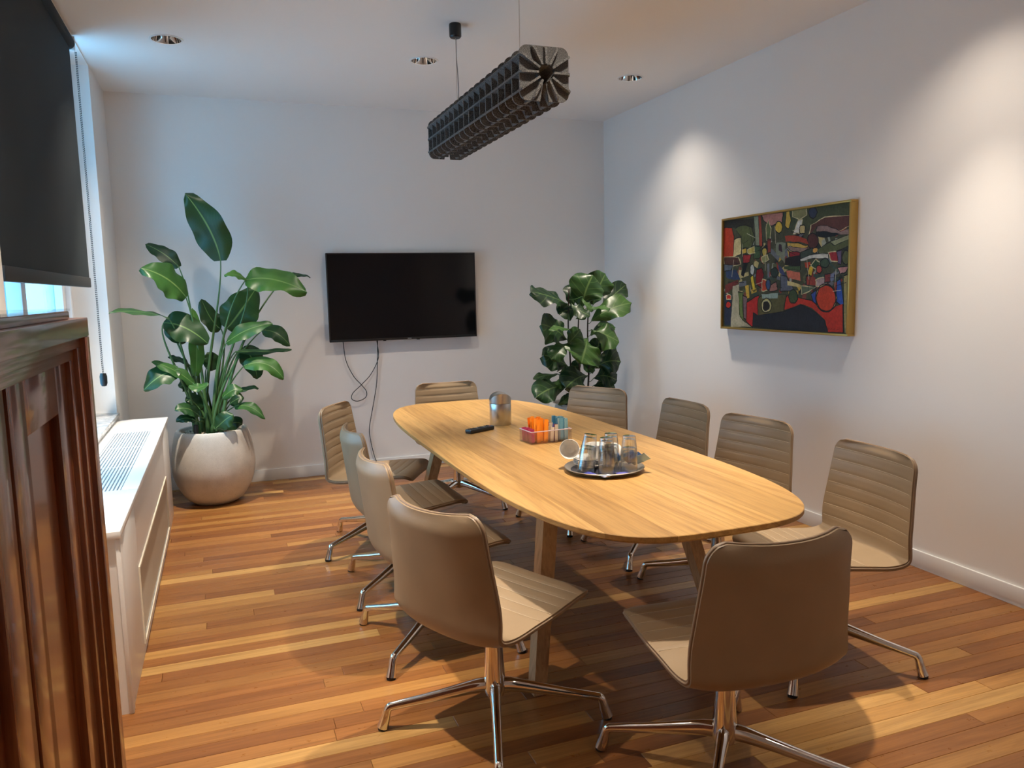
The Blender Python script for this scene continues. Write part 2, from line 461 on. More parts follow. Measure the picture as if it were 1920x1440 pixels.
FIG=[
  ([2.539, 5.55, 1.362], [2.359, 5.455, 1.435], [2.173, 5.4, 1.465], 0.153, 0, (-0.2, -0.7, 0.7)),
  ([2.639, 5.5, 1.319], [2.634, 5.47, 1.456], [2.727, 5.48, 1.582], 0.21, 2, (-0.1, -0.9, 0.3)),
  ([2.759, 5.55, 1.35], [2.795, 5.545, 1.481], [2.887, 5.58, 1.593], 0.171, 2, (0.2, -0.9, 0.3)),
  ([2.904, 5.68, 1.332], [3.009, 5.695, 1.42], [3.166, 5.75, 1.505], 0.128, 0, (0.1, -0.8, 0.5)),
  ([2.73, 5.52, 1.225], [2.848, 5.49, 1.331], [3.077, 5.5, 1.358], 0.144, 3, (0.1, -0.8, 0.6)),
  ([2.664, 5.45, 1.337], [2.718, 5.395, 1.336], [2.82, 5.38, 1.323], 0.056, 4, (0, -0.4, 0.9)),
  ([2.614, 5.45, 1.416], [2.637, 5.415, 1.347], [2.699, 5.42, 1.309], 0.047, 4, (0.2, -0.8, 0.5)),
  ([2.517, 5.52, 1.088], [2.392, 5.45, 1.192], [2.261, 5.42, 1.22], 0.193, 1, (-0.2, -0.8, 0.5)),
  ([2.497, 5.42, 1.171], [2.406, 5.37, 1.203], [2.294, 5.36, 1.179], 0.056, 4, (0, -0.4, 0.9)),
  ([2.489, 5.45, 1.056], [2.535, 5.44, 1.105], [2.609, 5.47, 1.165], 0.097, 2, (0.1, -0.9, 0.4)),
  ([2.494, 5.45, 1.07], [2.39, 5.385, 1.033], [2.31, 5.36, 0.956], 0.101, 2, (-0.2, -0.8, 0.5)),
  ([2.666, 5.46, 1.099], [2.606, 5.38, 1.014], [2.55, 5.34, 0.916], 0.236, 3, (0, -0.92, 0.35)),
  ([2.717, 5.5, 1.159], [2.8, 5.44, 1.131], [2.919, 5.42, 1.057], 0.178, 3, (0.1, -0.8, 0.6)),
  ([2.787, 5.62, 1.133], [2.88, 5.615, 1.196], [3.005, 5.65, 1.162], 0.084, 1, (0.1, -0.8, 0.5)),
  ([2.77, 5.55, 0.849], [2.848, 5.495, 0.93], [2.966, 5.48, 0.893], 0.164, 0, (0.2, -0.85, 0.5)),
  ([2.57, 5.6, 0.861], [2.448, 5.54, 0.947], [2.318, 5.52, 0.978], 0.166, 0, (-0.2, -0.8, 0.5)),
  ([2.438, 5.5, 0.821], [2.313, 5.44, 0.843], [2.187, 5.42, 0.807], 0.061, 0, (0, -0.5, 0.9)),
  ([2.658, 5.45, 0.804], [2.543, 5.38, 0.826], [2.424, 5.35, 0.736], 0.166, 0, (-0.1, -0.9, 0.4)),
  ([2.759, 5.55, 0.769], [2.826, 5.495, 0.818], [2.928, 5.48, 0.747], 0.144, 0, (0.1, -0.8, 0.5)),
  ([2.464, 5.45, 0.732], [2.313, 5.375, 0.759], [2.176, 5.34, 0.682], 0.151, 1, (-0.1, -0.85, 0.4)),
  ([2.338, 5.48, 0.765], [2.406, 5.43, 0.784], [2.456, 5.42, 0.727], 0.071, 4, (0, -0.6, 0.8)),
  ([2.389, 5.42, 0.598], [2.435, 5.41, 0.628], [2.501, 5.44, 0.657], 0.053, 2, (0, -0.8, 0.6)),
  ([2.654, 5.6, 1.317], [2.551, 5.555, 1.33], [2.458, 5.55, 1.287], 0.114, 0, (-0.1, -0.8, 0.5)),
  ([2.46, 5.55, 0.829], [2.481, 5.505, 0.864], [2.529, 5.5, 0.825], 0.082, 0, (0, -0.7, 0.6)),
  ([2.652, 5.66, 1.344], [2.611, 5.66, 1.43], [2.683, 5.7, 1.513], 0.116, 0, (-0.1, -0.9, 0.4)),
  ([2.654, 5.58, 1.289], [2.658, 5.545, 1.253], [2.655, 5.55, 1.234], 0.062, 2, (0, -0.8, 0.6)),
  ([2.838, 5.62, 1.017], [2.898, 5.59, 1.035], [2.994, 5.6, 0.972], 0.104, 1, (0.1, -0.8, 0.5)),
  ([2.842, 5.65, 0.928], [2.84, 5.645, 0.996], [2.88, 5.68, 1.069], 0.116, 0, (0.1, -0.8, 0.5)),
  ([2.783, 5.6, 0.705], [2.856, 5.555, 0.734], [2.949, 5.55, 0.681], 0.114, 0, (0.1, -0.8, 0.5)),
  ([2.609, 5.65, 0.835], [2.635, 5.615, 0.884], [2.678, 5.62, 0.853], 0.094, 1, (0, -0.8, 0.5)),
  ([2.68, 5.6, 0.893], [2.712, 5.56, 0.866], [2.775, 5.56, 0.824], 0.073, 2, (0.1, -0.8, 0.5)),
  ([2.519, 5.44, 1.368], [2.55, 5.38, 1.314], [2.639, 5.36, 1.272], 0.1, 0, (-0.1, -0.6, 0.75)),
  ([2.588, 5.5, 0.691], [2.516, 5.455, 0.645], [2.482, 5.45, 0.601], 0.071, 1, (0, -0.8, 0.5)),
]
PATCH=[
  ((45, 45, 38), [(-0.003, 0.998), (0.275, 0.985), (0.272, 0.893), (0.115, 0.923), (-0.0, 0.928)]),
  ((70, 80, 52), [(0.516, 0.997), (0.988, 1.0), (0.99, 0.897), (0.828, 0.9), (0.736, 0.852), (0.696, 0.839), (0.605, 0.832), (0.536, 0.859)]),
  ((185, 60, 35), [(-0.003, 0.933), (0.073, 0.923), (0.093, 0.844), (0.092, 0.66), (0.0, 0.662)]),
  ((215, 200, 145), [(0.101, 0.813), (0.166, 0.826), (0.165, 0.675), (0.092, 0.655)]),
  ((85, 95, 55), [(0.105, 0.914), (0.177, 0.935), (0.257, 0.905), (0.283, 0.803), (0.25, 0.728), (0.169, 0.735), (0.163, 0.837)]),
  ((140, 150, 125), [(0.275, 1.0), (0.314, 0.999), (0.327, 0.74), (0.294, 0.743)]),
  ((165, 70, 50), [(0.316, 0.999), (0.338, 0.996), (0.351, 0.738), (0.328, 0.721)]),
  ((185, 130, 120), [(0.347, 0.999), (0.516, 0.997), (0.508, 0.919), (0.428, 0.902), (0.362, 0.949)]),
  ((90, 105, 65), [(0.382, 0.879), (0.399, 0.953), (0.419, 0.874), (0.412, 0.77), (0.388, 0.782)]),
  ((150, 60, 50), [(0.398, 0.781), (0.425, 0.778), (0.422, 0.674), (0.399, 0.666)]),
  ((215, 185, 70), [(0.513, 0.873), (0.512, 0.857), (0.506, 0.843), (0.498, 0.834), (0.488, 0.832), (0.477, 0.837), (0.468, 0.847), (0.462, 0.863), (0.46, 0.88), (0.462, 0.897), (0.467, 0.911), (0.476, 0.92), (0.486, 0.922), (0.496, 0.917), (0.505, 0.906), (0.511, 0.891)]),
  ((205, 175, 75), [(0.546, 0.996), (0.568, 0.998), (0.578, 0.918), (0.562, 0.856), (0.539, 0.887)]),
  ((140, 140, 95), [(0.593, 1.003), (0.694, 1.0), (0.693, 0.946), (0.645, 0.922), (0.598, 0.952)]),
  ((215, 215, 205), [(0.637, 0.914), (0.67, 0.914), (0.643, 0.81), (0.605, 0.814)]),
  ((210, 190, 130), [(0.654, 0.867), (0.687, 0.863), (0.684, 0.805), (0.651, 0.809)]),
  ((45, 55, 80), [(0.769, 0.957), (0.767, 0.942), (0.762, 0.93), (0.754, 0.923), (0.744, 0.921), (0.734, 0.926), (0.725, 0.936), (0.719, 0.95), (0.716, 0.965), (0.718, 0.98), (0.724, 0.992), (0.732, 0.999), (0.742, 1.001), (0.752, 0.996), (0.761, 0.986), (0.766, 0.972)]),
  ((95, 55, 50), [(0.735, 0.861), (0.828, 0.909), (0.99, 0.901), (0.992, 0.826), (0.927, 0.793), (0.829, 0.839), (0.775, 0.847), (0.721, 0.791)]),
  ((150, 125, 120), [(0.775, 0.847), (0.844, 0.842), (0.934, 0.788), (0.991, 0.802), (0.992, 0.756), (0.928, 0.767), (0.799, 0.8), (0.772, 0.812)]),
  ((25, 28, 32), [(0.772, 0.799), (0.845, 0.794), (0.931, 0.771), (0.891, 0.755), (0.8, 0.765), (0.769, 0.777)]),
  ((85, 45, 45), [(0.784, 0.731), (0.782, 0.71), (0.774, 0.692), (0.762, 0.681), (0.747, 0.678), (0.733, 0.683), (0.72, 0.697), (0.711, 0.717), (0.708, 0.739), (0.71, 0.761), (0.718, 0.779), (0.73, 0.79), (0.745, 0.793), (0.759, 0.787), (0.772, 0.773), (0.781, 0.754)]),
  ((85, 95, 60), [(0.779, 0.662), (0.87, 0.714), (0.994, 0.751), (0.996, 0.676), (0.872, 0.632), (0.795, 0.634)]),
  ((150, 155, 120), [(0.87, 0.714), (0.994, 0.755), (0.994, 0.726), (0.9, 0.685)]),
  ((165, 65, 45), [(0.537, 0.799), (0.605, 0.796), (0.697, 0.758), (0.715, 0.712), (0.64, 0.737), (0.542, 0.752)]),
  ((205, 170, 80), [(0.555, 0.737), (0.641, 0.724), (0.715, 0.694), (0.699, 0.682), (0.624, 0.698), (0.56, 0.713)]),
  ((150, 125, 115), [(0.556, 0.709), (0.624, 0.693), (0.715, 0.681), (0.667, 0.649), (0.591, 0.669)]),
  ((130, 140, 120), [(0.467, 0.746), (0.502, 0.751), (0.542, 0.738), (0.541, 0.57), (0.496, 0.63), (0.468, 0.651)]),
  ((60, 40, 55), [(0.489, 0.734), (0.512, 0.732), (0.517, 0.666), (0.49, 0.677)]),
  ((150, 35, 45), [(0.574, 0.661), (0.654, 0.65), (0.651, 0.609), (0.584, 0.605)]),
  ((30, 22, 28), [(0.549, 0.607), (0.655, 0.627), (0.657, 0.54), (0.55, 0.556)]),
  ((60, 75, 65), [(0.659, 0.649), (0.739, 0.674), (0.78, 0.635), (0.717, 0.604), (0.66, 0.599)]),
  ((220, 165, 80), [(0.782, 0.657), (0.78, 0.647), (0.774, 0.641), (0.766, 0.639), (0.757, 0.642), (0.75, 0.65), (0.748, 0.66), (0.75, 0.669), (0.756, 0.676), (0.765, 0.678), (0.773, 0.674), (0.78, 0.667)]),
  ((210, 210, 200), [(0.66, 0.595), (0.756, 0.628), (0.857, 0.62), (0.858, 0.585), (0.757, 0.601), (0.66, 0.577)]),
  ((160, 40, 50), [(0.86, 0.633), (0.916, 0.632), (0.943, 0.562), (0.881, 0.566)]),
  ((100, 85, 120), [(0.916, 0.632), (0.945, 0.638), (0.944, 0.537), (0.926, 0.546)]),
  ((90, 95, 60), [(0.997, 0.584), (0.995, 0.565), (0.991, 0.549), (0.985, 0.538), (0.976, 0.535), (0.968, 0.539), (0.961, 0.55), (0.956, 0.567), (0.954, 0.587), (0.955, 0.606), (0.959, 0.622), (0.966, 0.633), (0.974, 0.636), (0.982, 0.631), (0.989, 0.62), (0.994, 0.603)]),
  ((85, 50, 45), [(0.003, 0.657), (0.139, 0.647), (0.161, 0.584), (0.067, 0.569), (0.007, 0.594)]),
  ((95, 105, 120), [(0.007, 0.588), (0.088, 0.578), (0.067, 0.538), (0.007, 0.531)]),
  ((45, 65, 100), [(0.018, 0.52), (0.12, 0.535), (0.163, 0.442), (0.1, 0.444), (0.024, 0.467)]),
  ((110, 45, 45), [(0.014, 0.394), (0.142, 0.442), (0.137, 0.412), (0.048, 0.33), (0.015, 0.315)]),
  ((160, 45, 50), [(0.185, 0.663), (0.251, 0.663), (0.242, 0.599), (0.186, 0.593)]),
  ((60, 90, 60), [(0.279, 0.73), (0.332, 0.73), (0.334, 0.632), (0.281, 0.626)]),
  ((195, 175, 90), [(0.225, 0.71), (0.279, 0.735), (0.285, 0.68), (0.231, 0.675)]),
  ((205, 180, 80), [(0.39, 0.676), (0.388, 0.66), (0.381, 0.648), (0.372, 0.644), (0.362, 0.649), (0.355, 0.662), (0.352, 0.68), (0.355, 0.696), (0.361, 0.708), (0.371, 0.712), (0.38, 0.706), (0.387, 0.694)]),
  ((150, 150, 100), [(0.348, 0.631), (0.395, 0.647), (0.405, 0.608), (0.363, 0.582)]),
  ((190, 195, 190), [(0.285, 0.527), (0.283, 0.505), (0.277, 0.489), (0.268, 0.483), (0.259, 0.49), (0.252, 0.506), (0.25, 0.529), (0.252, 0.551), (0.258, 0.567), (0.267, 0.573), (0.276, 0.566), (0.283, 0.55)]),
  ((140, 25, 35), [(0.307, 0.526), (0.35, 0.534), (0.365, 0.484), (0.353, 0.367), (0.304, 0.398)]),
  ((215, 190, 60), [(0.254, 0.459), (0.273, 0.478), (0.3, 0.348), (0.28, 0.338)]),
  ((195, 75, 50), [(0.361, 0.435), (0.399, 0.425), (0.4, 0.347), (0.353, 0.338)]),
  ((60, 85, 125), [(0.427, 0.39), (0.425, 0.368), (0.419, 0.352), (0.409, 0.347), (0.4, 0.353), (0.393, 0.369), (0.39, 0.391), (0.392, 0.413), (0.399, 0.428), (0.408, 0.434), (0.417, 0.428), (0.424, 0.412)]),
  ((160, 110, 100), [(0.432, 0.385), (0.473, 0.413), (0.487, 0.346), (0.419, 0.332)]),
  ((40, 60, 55), [(0.485, 0.493), (0.481, 0.475), (0.472, 0.461), (0.458, 0.456), (0.444, 0.462), (0.434, 0.476), (0.43, 0.496), (0.433, 0.515), (0.443, 0.528), (0.457, 0.533), (0.471, 0.527), (0.481, 0.513)]),
  ((65, 75, 120), [(0.488, 0.555), (0.524, 0.525), (0.552, 0.467), (0.543, 0.449), (0.498, 0.498)]),
  ((65, 90, 55), [(0.541, 0.542), (0.657, 0.54), (0.657, 0.508), (0.542, 0.519)]),
  ((205, 115, 90), [(0.551, 0.509), (0.658, 0.486), (0.663, 0.417), (0.569, 0.448)]),
  ((95, 100, 115), [(0.508, 0.469), (0.552, 0.458), (0.614, 0.344), (0.51, 0.336)]),
  ((205, 190, 130), [(0.566, 0.42), (0.664, 0.385), (0.66, 0.362), (0.562, 0.382)]),
  ((195, 70, 40), [(0.693, 0.57), (0.734, 0.567), (0.731, 0.518), (0.694, 0.525)]),
  ((220, 185, 50), [(0.716, 0.469), (0.73, 0.532), (0.755, 0.521), (0.744, 0.459)]),
  ((50, 80, 50), [(0.742, 0.54), (0.773, 0.582), (0.801, 0.554), (0.775, 0.511)]),
  ((65, 85, 65), [(0.866, 0.55), (0.862, 0.535), (0.852, 0.525), (0.836, 0.521), (0.821, 0.526), (0.809, 0.538), (0.805, 0.554), (0.809, 0.569), (0.82, 0.579), (0.835, 0.583), (0.85, 0.577), (0.862, 0.565)]),
  ((195, 75, 60), [(0.815, 0.505), (0.813, 0.492), (0.807, 0.482), (0.799, 0.479), (0.79, 0.483), (0.784, 0.493), (0.781, 0.507), (0.783, 0.52), (0.789, 0.529), (0.798, 0.532), (0.806, 0.528), (0.813, 0.518)]),
  ((150, 60, 50), [(0.708, 0.452), (0.772, 0.445), (0.774, 0.378), (0.713, 0.388)]),
  ((170, 150, 150), [(0.777, 0.422), (0.838, 0.438), (0.847, 0.376), (0.782, 0.369)]),
  ((130, 50, 50), [(0.838, 0.46), (0.876, 0.463), (0.873, 0.402), (0.839, 0.403)]),
  ((120, 130, 160), [(0.876, 0.463), (0.902, 0.466), (0.899, 0.41), (0.877, 0.411)]),
  ((190, 140, 140), [(0.926, 0.512), (0.988, 0.517), (0.978, 0.475), (0.942, 0.468)]),
  ((90, 105, 85), [(0.673, 0.371), (0.77, 0.36), (0.731, 0.334), (0.674, 0.311)]),
  ((40, 50, 75), [(0.01, 0.31), (0.086, 0.309), (0.073, 0.016), (0.013, 0.013)]),
  ((175, 170, 145), [(0.09, 0.382), (0.153, 0.401), (0.151, 0.124), (0.199, 0.054), (0.27, 0.014), (0.073, 0.002), (0.087, 0.226)]),
  ((190, 50, 45), [(0.071, 0.21), (0.068, 0.195), (0.06, 0.185), (0.05, 0.18), (0.039, 0.184), (0.031, 0.195), (0.027, 0.209), (0.03, 0.224), (0.038, 0.235), (0.049, 0.239), (0.06, 0.235), (0.068, 0.225)]),
  ((190, 50, 45), [(0.032, 0.299), (0.07, 0.299), (0.07, 0.266), (0.032, 0.265)]),
  ((105, 125, 70), [(0.144, 0.33), (0.18, 0.319), (0.193, 0.074), (0.162, 0.104)]),
  ((130, 105, 110), [(0.191, 0.289), (0.226, 0.278), (0.229, 0.076), (0.198, 0.095)]),
  ((190, 45, 45), [(0.227, 0.228), (0.325, 0.298), (0.347, 0.12), (0.28, 0.014), (0.219, 0.06)]),
  ((45, 85, 175), [(0.918, 0.254), (0.922, 0.409), (0.943, 0.417), (0.966, 0.229), (0.963, 0.211)]),
  ((50, 80, 160), [(0.747, 0.306), (0.775, 0.333), (0.781, 0.226), (0.756, 0.261)]),
  ((190, 50, 35), [(0.547, 0.27), (0.581, 0.298), (0.748, 0.252), (0.845, 0.165), (0.962, 0.228), (0.971, 0.007), (0.864, 0.006), (0.846, 0.103), (0.75, 0.198), (0.667, 0.224), (0.548, 0.175)]),
  ((95, 90, 55), [(0.325, 0.269), (0.363, 0.298), (0.555, 0.298), (0.536, 0.151), (0.328, 0.115)]),
  ((150, 170, 160), [(0.353, 0.308), (0.488, 0.317), (0.489, 0.269), (0.359, 0.274)]),
  ((190, 180, 110), [(0.437, 0.211), (0.434, 0.189), (0.425, 0.17), (0.412, 0.157), (0.396, 0.152), (0.379, 0.156), (0.365, 0.168), (0.356, 0.187), (0.352, 0.21), (0.355, 0.232), (0.364, 0.252), (0.378, 0.264), (0.394, 0.269), (0.41, 0.265), (0.424, 0.252), (0.433, 0.233)]),
  ((40, 30, 30), [(0.425, 0.206), (0.423, 0.189), (0.417, 0.175), (0.407, 0.165), (0.396, 0.161), (0.384, 0.164), (0.374, 0.174), (0.367, 0.188), (0.365, 0.205), (0.367, 0.222), (0.373, 0.236), (0.383, 0.246), (0.394, 0.249), (0.406, 0.246), (0.416, 0.237), (0.422, 0.223)]),
  ((35, 38, 48), [(0.28, 0.014), (0.288, 0.148), (0.328, 0.12), (0.549, 0.156), (0.667, 0.22), (0.75, 0.18), (0.838, 0.103), (0.867, 0.008), (0.604, 0.006)]),
  ((60, 80, 50), [(0.643, 0.288), (0.641, 0.269), (0.635, 0.252), (0.624, 0.241), (0.612, 0.237), (0.6, 0.241), (0.589, 0.252), (0.581, 0.269), (0.579, 0.288), (0.581, 0.308), (0.587, 0.325), (0.598, 0.336), (0.61, 0.34), (0.623, 0.336), (0.633, 0.324), (0.641, 0.308)]),
  ((200, 180, 120), [(0.919, 0.275), (0.917, 0.248), (0.911, 0.222), (0.901, 0.2), (0.887, 0.183), (0.87, 0.172), (0.852, 0.168), (0.834, 0.171), (0.816, 0.181), (0.801, 0.198), (0.789, 0.221), (0.781, 0.247), (0.778, 0.275), (0.78, 0.303), (0.787, 0.33), (0.798, 0.352), (0.812, 0.369), (0.829, 0.379), (0.847, 0.382), (0.865, 0.378), (0.882, 0.367), (0.897, 0.35), (0.908, 0.328), (0.916, 0.303)]),
  ((195, 65, 35), [(0.912, 0.275), (0.911, 0.25), (0.905, 0.227), (0.896, 0.206), (0.883, 0.191), (0.868, 0.18), (0.852, 0.177), (0.835, 0.179), (0.82, 0.189), (0.806, 0.205), (0.795, 0.225), (0.788, 0.249), (0.785, 0.275), (0.787, 0.301), (0.793, 0.325), (0.803, 0.346), (0.816, 0.361), (0.831, 0.371), (0.847, 0.374), (0.864, 0.37), (0.879, 0.36), (0.892, 0.344), (0.903, 0.324), (0.909, 0.301)]),
  ((165, 155, 100), [(0.964, 0.442), (0.989, 0.449), (1.007, 0.008), (0.979, 0.006)]),
]


# ------------------------------------------------------------------ the room shell
rng = random.Random(11)
# floor: sub floor with one object per plank
floor = struct('floor', MB().box(XL - .35, XR + .1, YF - .1, YB + .1, -.08, -.02), mat('sub_floor', (.08, .05, .03), .9))
PW = .0745
PALETTE = [((.262, .105, .029), 34), ((.222, .085, .024), 26), ((.300, .130, .036), 22), ((.18, .066, .020), 8), ((.43, .225, .066), 6), ((.36, .172, .048), 9), ((.50, .28, .09), 4)]
def pick():
    t = rng.uniform(0, sum(w for _, w in PALETTE))
    for c, w in PALETTE:
        t -= w
        if t <= 0: break
    k = rng.uniform(.9, 1.1)
    return tuple(min(v * k, 1) for v in c)
pm = MB()
e = .0012
def plank_shape(mb, x0, x1, y0, y1):
    vs = [(x0, y0, -.02), (x1, y0, -.02), (x1, y1, -.02), (x0, y1, -.02),
          (x0, y0, -.0016), (x1, y0, -.0016), (x1, y1, -.0016), (x0, y1, -.0016),
          (x0 + e, y0 + e, 0), (x1 - e, y0 + e, 0), (x1 - e, y1 - e, 0), (x0 + e, y1 - e, 0)]
    fs = [(8, 9, 10, 11)] + [(a, (a + 1) % 4, 4 + (a + 1) % 4, 4 + a) for a in range(4)] + [(4 + a, 4 + (a + 1) % 4, 8 + (a + 1) % 4, 8 + a) for a in range(4)]
    mb.add(vs, fs)
plank_shape(pm, 0, 1, .0003, PW - .0003)
plank_me = pm.mesh('plank', M['floor'], 0)
nrow = int((YB - 1.25) / PW)
for r in range(nrow + 1):
    y = YB - (r + 1) * PW
    x = XL - rng.uniform(0, .9)
    last = None
    while x < XR:
        L = rng.uniform(.55, 2.3)
        x1 = min(x + L, XR)
        if XR - x1 < .25: x1 = XR
        x0 = max(x, XL)
        if x1 > XL + .12:
            p = link('plank', plank_me, floor, (x0, y, 0))
            p.scale = (x1 - x0 - .0006, 1, 1)
            c = pick()
            if last and sum(abs(a - b) for a, b in zip(c, last)) < .03: c = pick()
            last = c
            p.color = (*c, 1)
        x = x1
rest = MB(); y = YB - (nrow + 1) * PW
while y > YF:
    x = XL - rng.uniform(0, .8)
    while x < XR:
        x1 = min(x + rng.uniform(.6, 2.2), XR)
        if x1 > XL + .05: plank_shape(rest, max(x, XL), x1 - .0006, y - PW + .0003, y - .0003)
        x = x1
    y -= PW
o = rest.build('planks', M['floor'], floor, 0); o['kind'] = 'stuff'; o.color = (.33, .135, .047, 1)

T = .35
W1 = (3.12, 5.75); ZS = .70
wl = MB()
wl.box(XL - T, XL, YF, W1[0], -.08, ZC + .02)
wl.box(XL - T, XL, W1[0], W1[1], -.08, ZS).box(XL - T, XL, W1[1], YB, -.08, ZC + .02)
for w in (W1,): wl.box(XL - T, XL, w[0], w[1], 2.952, ZC + .02)
struct('wall_left', wl, M['wall'], smooth=0)
struct('wall_back', MB().box(XL - T, XR + .15, YB, YB + .15, -.08, ZC + .02), M['wall'], smooth=0)
struct('wall_right', MB().box(XR, XR + .15, YF - .1, YB, -.08, ZC + .02), M['wall'], smooth=0)
struct('wall_rear', MB().box(XL - T, XR + .15, YF - .15, YF, -.08, ZC + .02), M['wall'], smooth=0)
def baseboard(name, x0, x1, y0, y1):
    mb = MB(); mb.box(x0, x1, y0, y1, 0, .092, .003)
    struct(name, mb, M['trim'])
baseboard('baseboard_back', XL, XR - .013, YB - .013, YB)
baseboard('baseboard_right', XR - .013, XR, YF, YB)
baseboard('baseboard_left', XL, XL + .013, 5.75, YB - .013)

SX = (-.19, 1.335, 2.84); SY = (5.09, 2.60, .11)
SR = .085
cx = sorted([XL - T, XR + .15] + [x + s for x in SX for s in (-.12, .12)])
cyy = sorted([YF - .15, YB + .15] + [y + s for y in SY for s in (-.12, .12)])
ce = MB()
for i in range(len(cx) - 1):
    for j in range(len(cyy) - 1):
        x0, x1, y0, y1 = cx[i], cx[i + 1], cyy[j], cyy[j + 1]
        hx, hy = (x0 + x1) / 2, (y0 + y1) / 2
        hit = any(abs(hx - a) < 1e-6 for a in SX) and any(abs(hy - b) < 1e-6 for b in SY)
        if not hit:
            ce.add([(x0, y0, ZC), (x1, y0, ZC), (x1, y1, ZC), (x0, y1, ZC)], [(0, 3, 2, 1)])
        else:
            n = 48; inn = []; out = []
            for k in range(n):
                a = 2 * PI * (k + .5) / n; c, s = math.cos(a), math.sin(a)
                q = .12 / max(abs(c), abs(s))
                inn.append((hx + SR * c, hy + SR * s, ZC)); out.append((hx + q * c, hy + q * s, ZC))
            corn = [(x1, y1, ZC), (x0, y1, ZC), (x0, y0, ZC), (x1, y0, ZC)]
            fs = []
            for k in range(n):
                k2 = (k + 1) % n
                if k % 12 == 5: fs.append((k, k2, n + k2, 2 * n + k // 12, n + k))
                else: fs.append((k, k2, n + k2, n + k))
            ce.add(inn + out + corn, fs)
struct('ceiling', ce, M['ceiling'], smooth=0)
struct('light_stop_slab', MB().box(XL - T, XR + .15, YF - .15, YB + .15, ZC + .16, ZC + .26), M['ceiling'], smooth=0)  # unseen slab added over the ceiling to stop sky light leaking in

def window(name, y0, y1, mull, glass):
    xa, xb = XL - .27, XL - .20
    f = MB(); z0, z1 = ZS + .02, 2.952
    f.box(xa, xb, y0, y1, z0, z0 + .07, .004).box(xa, xb, y0, y1, z1 - .07, z1, .004)
    f.box(xa, xb, y0, y0 + .07, z0 + .07, z1 - .07, .004).box(xa, xb, y1 - .34, y1, z0 + .07, z1 - .07, .004).box(xb, xb + .03, y1 - .26, y1 - .20, z0 + .07, z1 - .07, .004)
    w = struct(name, f, M['reveal'])
    MB().box(xa - .01, xb + .02, mull - .045, mull + .045, z0 + .07, z1 - .07, .004).build('mullion', M['reveal'], w)
    for a, b in ((y0 + .07, mull - .045), (mull + .045, y1 - .34)):
        MB().box(xa + .02, xa + .026, a, b, z0 + .07, z1 - .07).build('pane', M[glass], w, 0)
    MB().box(xb, XL + .015, y0 + .002, y1 - .002, ZS - .001, ZS + .025, .003).build('sill', M['marble'], w)
    pl = bpy.data.lights.new('window_portal', 'AREA'); pl.shape = 'RECTANGLE'
    pl.size = y1 - y0; pl.size_y = z1 - z0; pl.cycles.is_portal = True
    po = bpy.data.objects.new('window_portal', pl); COL.objects.link(po)
    po.location = (XL - T - .02, (y0 + y1) / 2, (z0 + z1) / 2)
    po.rotation_euler = (R(90), 0, R(-90))
    po.parent = w
    return w
window('window_1', W1[0], W1[1], 4.30, 'pane_daylight')

# door in the rear wall, behind the photographer
d = struct('door_1', MB().box(.5, 1.45, YF - .01, YF + .035, 0, 2.1, .004), mat('dark_door_paint', (.06, .075, .085), .35))
MB().box(.55, 1.40, YF + .035, YF + .042, 1.0, 2.0, .003).build('panel', M['dark_slot'], d)
MB().tube([(.60, YF + .03, 1.05), (.60, YF + .09, 1.05), (.72, YF + .09, 1.05)], .01, 10).build('door_handle', M['chrome'], d)

# ------------------------------------------------------------------ recessed downlights
dl_ring = MB().lathe([(SR - .004, ZC + .004), (SR - .004, ZC - .004), (SR + .006, ZC - .004), (SR + .008, ZC)], 48).mesh('trim_ring', M['white_metal'])
ref = MB()
prof = [(SR - .004, ZC - .002), (SR - .010, ZC + .03), (SR - .024, ZC + .07), (SR - .045, ZC + .10), (.001, ZC + .105)]
ref.lathe(prof, 48)
dl_ref = ref.mesh('reflector', M['chrome'])
lampm = bpy.data.materials.new('lamp_face'); lampm.use_nodes = True
_b = bsdf(lampm); _b.inputs['Emission Color'].default_value = (*SPOT_COLOR, 1); _b.inputs['Emission Strength'].default_value = 6
dl_lamp = MB().lathe([(.001, ZC + .085), (.028, ZC + .085), (.03, ZC + .1)], 24).mesh('lamp', lampm)
DL_LABEL = {(0, 0): 'round chrome downlight in the ceiling above the tall potted plant', (1, 0): 'round chrome downlight in the ceiling left of the hanging felt lamp',
            (2, 0): 'round chrome downlight in the ceiling near the right wall'}
for j, y in enumerate(SY):
    for i, x in enumerate(SX):
        lab = DL_LABEL.get((i, j), 'round chrome ceiling downlight out of view %s' % (('above the window side', 'above the table', 'by the painting wall')[i] + (', middle row' if j == 1 else ', row behind the photographer')))
        t = thing('recessed_downlight', lab, 'downlight', (x, y, 0), 0, 'recessed ceiling downlights')
        link('trim_ring', dl_ring, t); link('reflector', dl_ref, t); link('lamp', dl_lamp, t)
        for nm, size, share in (('downlight_beam', SPOT_SIZE, 1.0), ('downlight_spill', SPILL_SIZE, SPILL_SHARE)):
            sd = bpy.data.lights.new(nm, 'SPOT')
            sd.energy = SPOT_POWER * SPOT_ROW[j] * SPOT_COLUMN[i] * share
            sd.color = SPOT_COLOR; sd.spot_size = R(size); sd.spot_blend = SPOT_BLEND if share == 1.0 else 1.0; sd.shadow_soft_size = .028
            so = bpy.data.objects.new(nm, sd); COL.objects.link(so)
            so.parent = t; so.location = (0, 0, ZC + (.04 if share == 1.0 else .004))

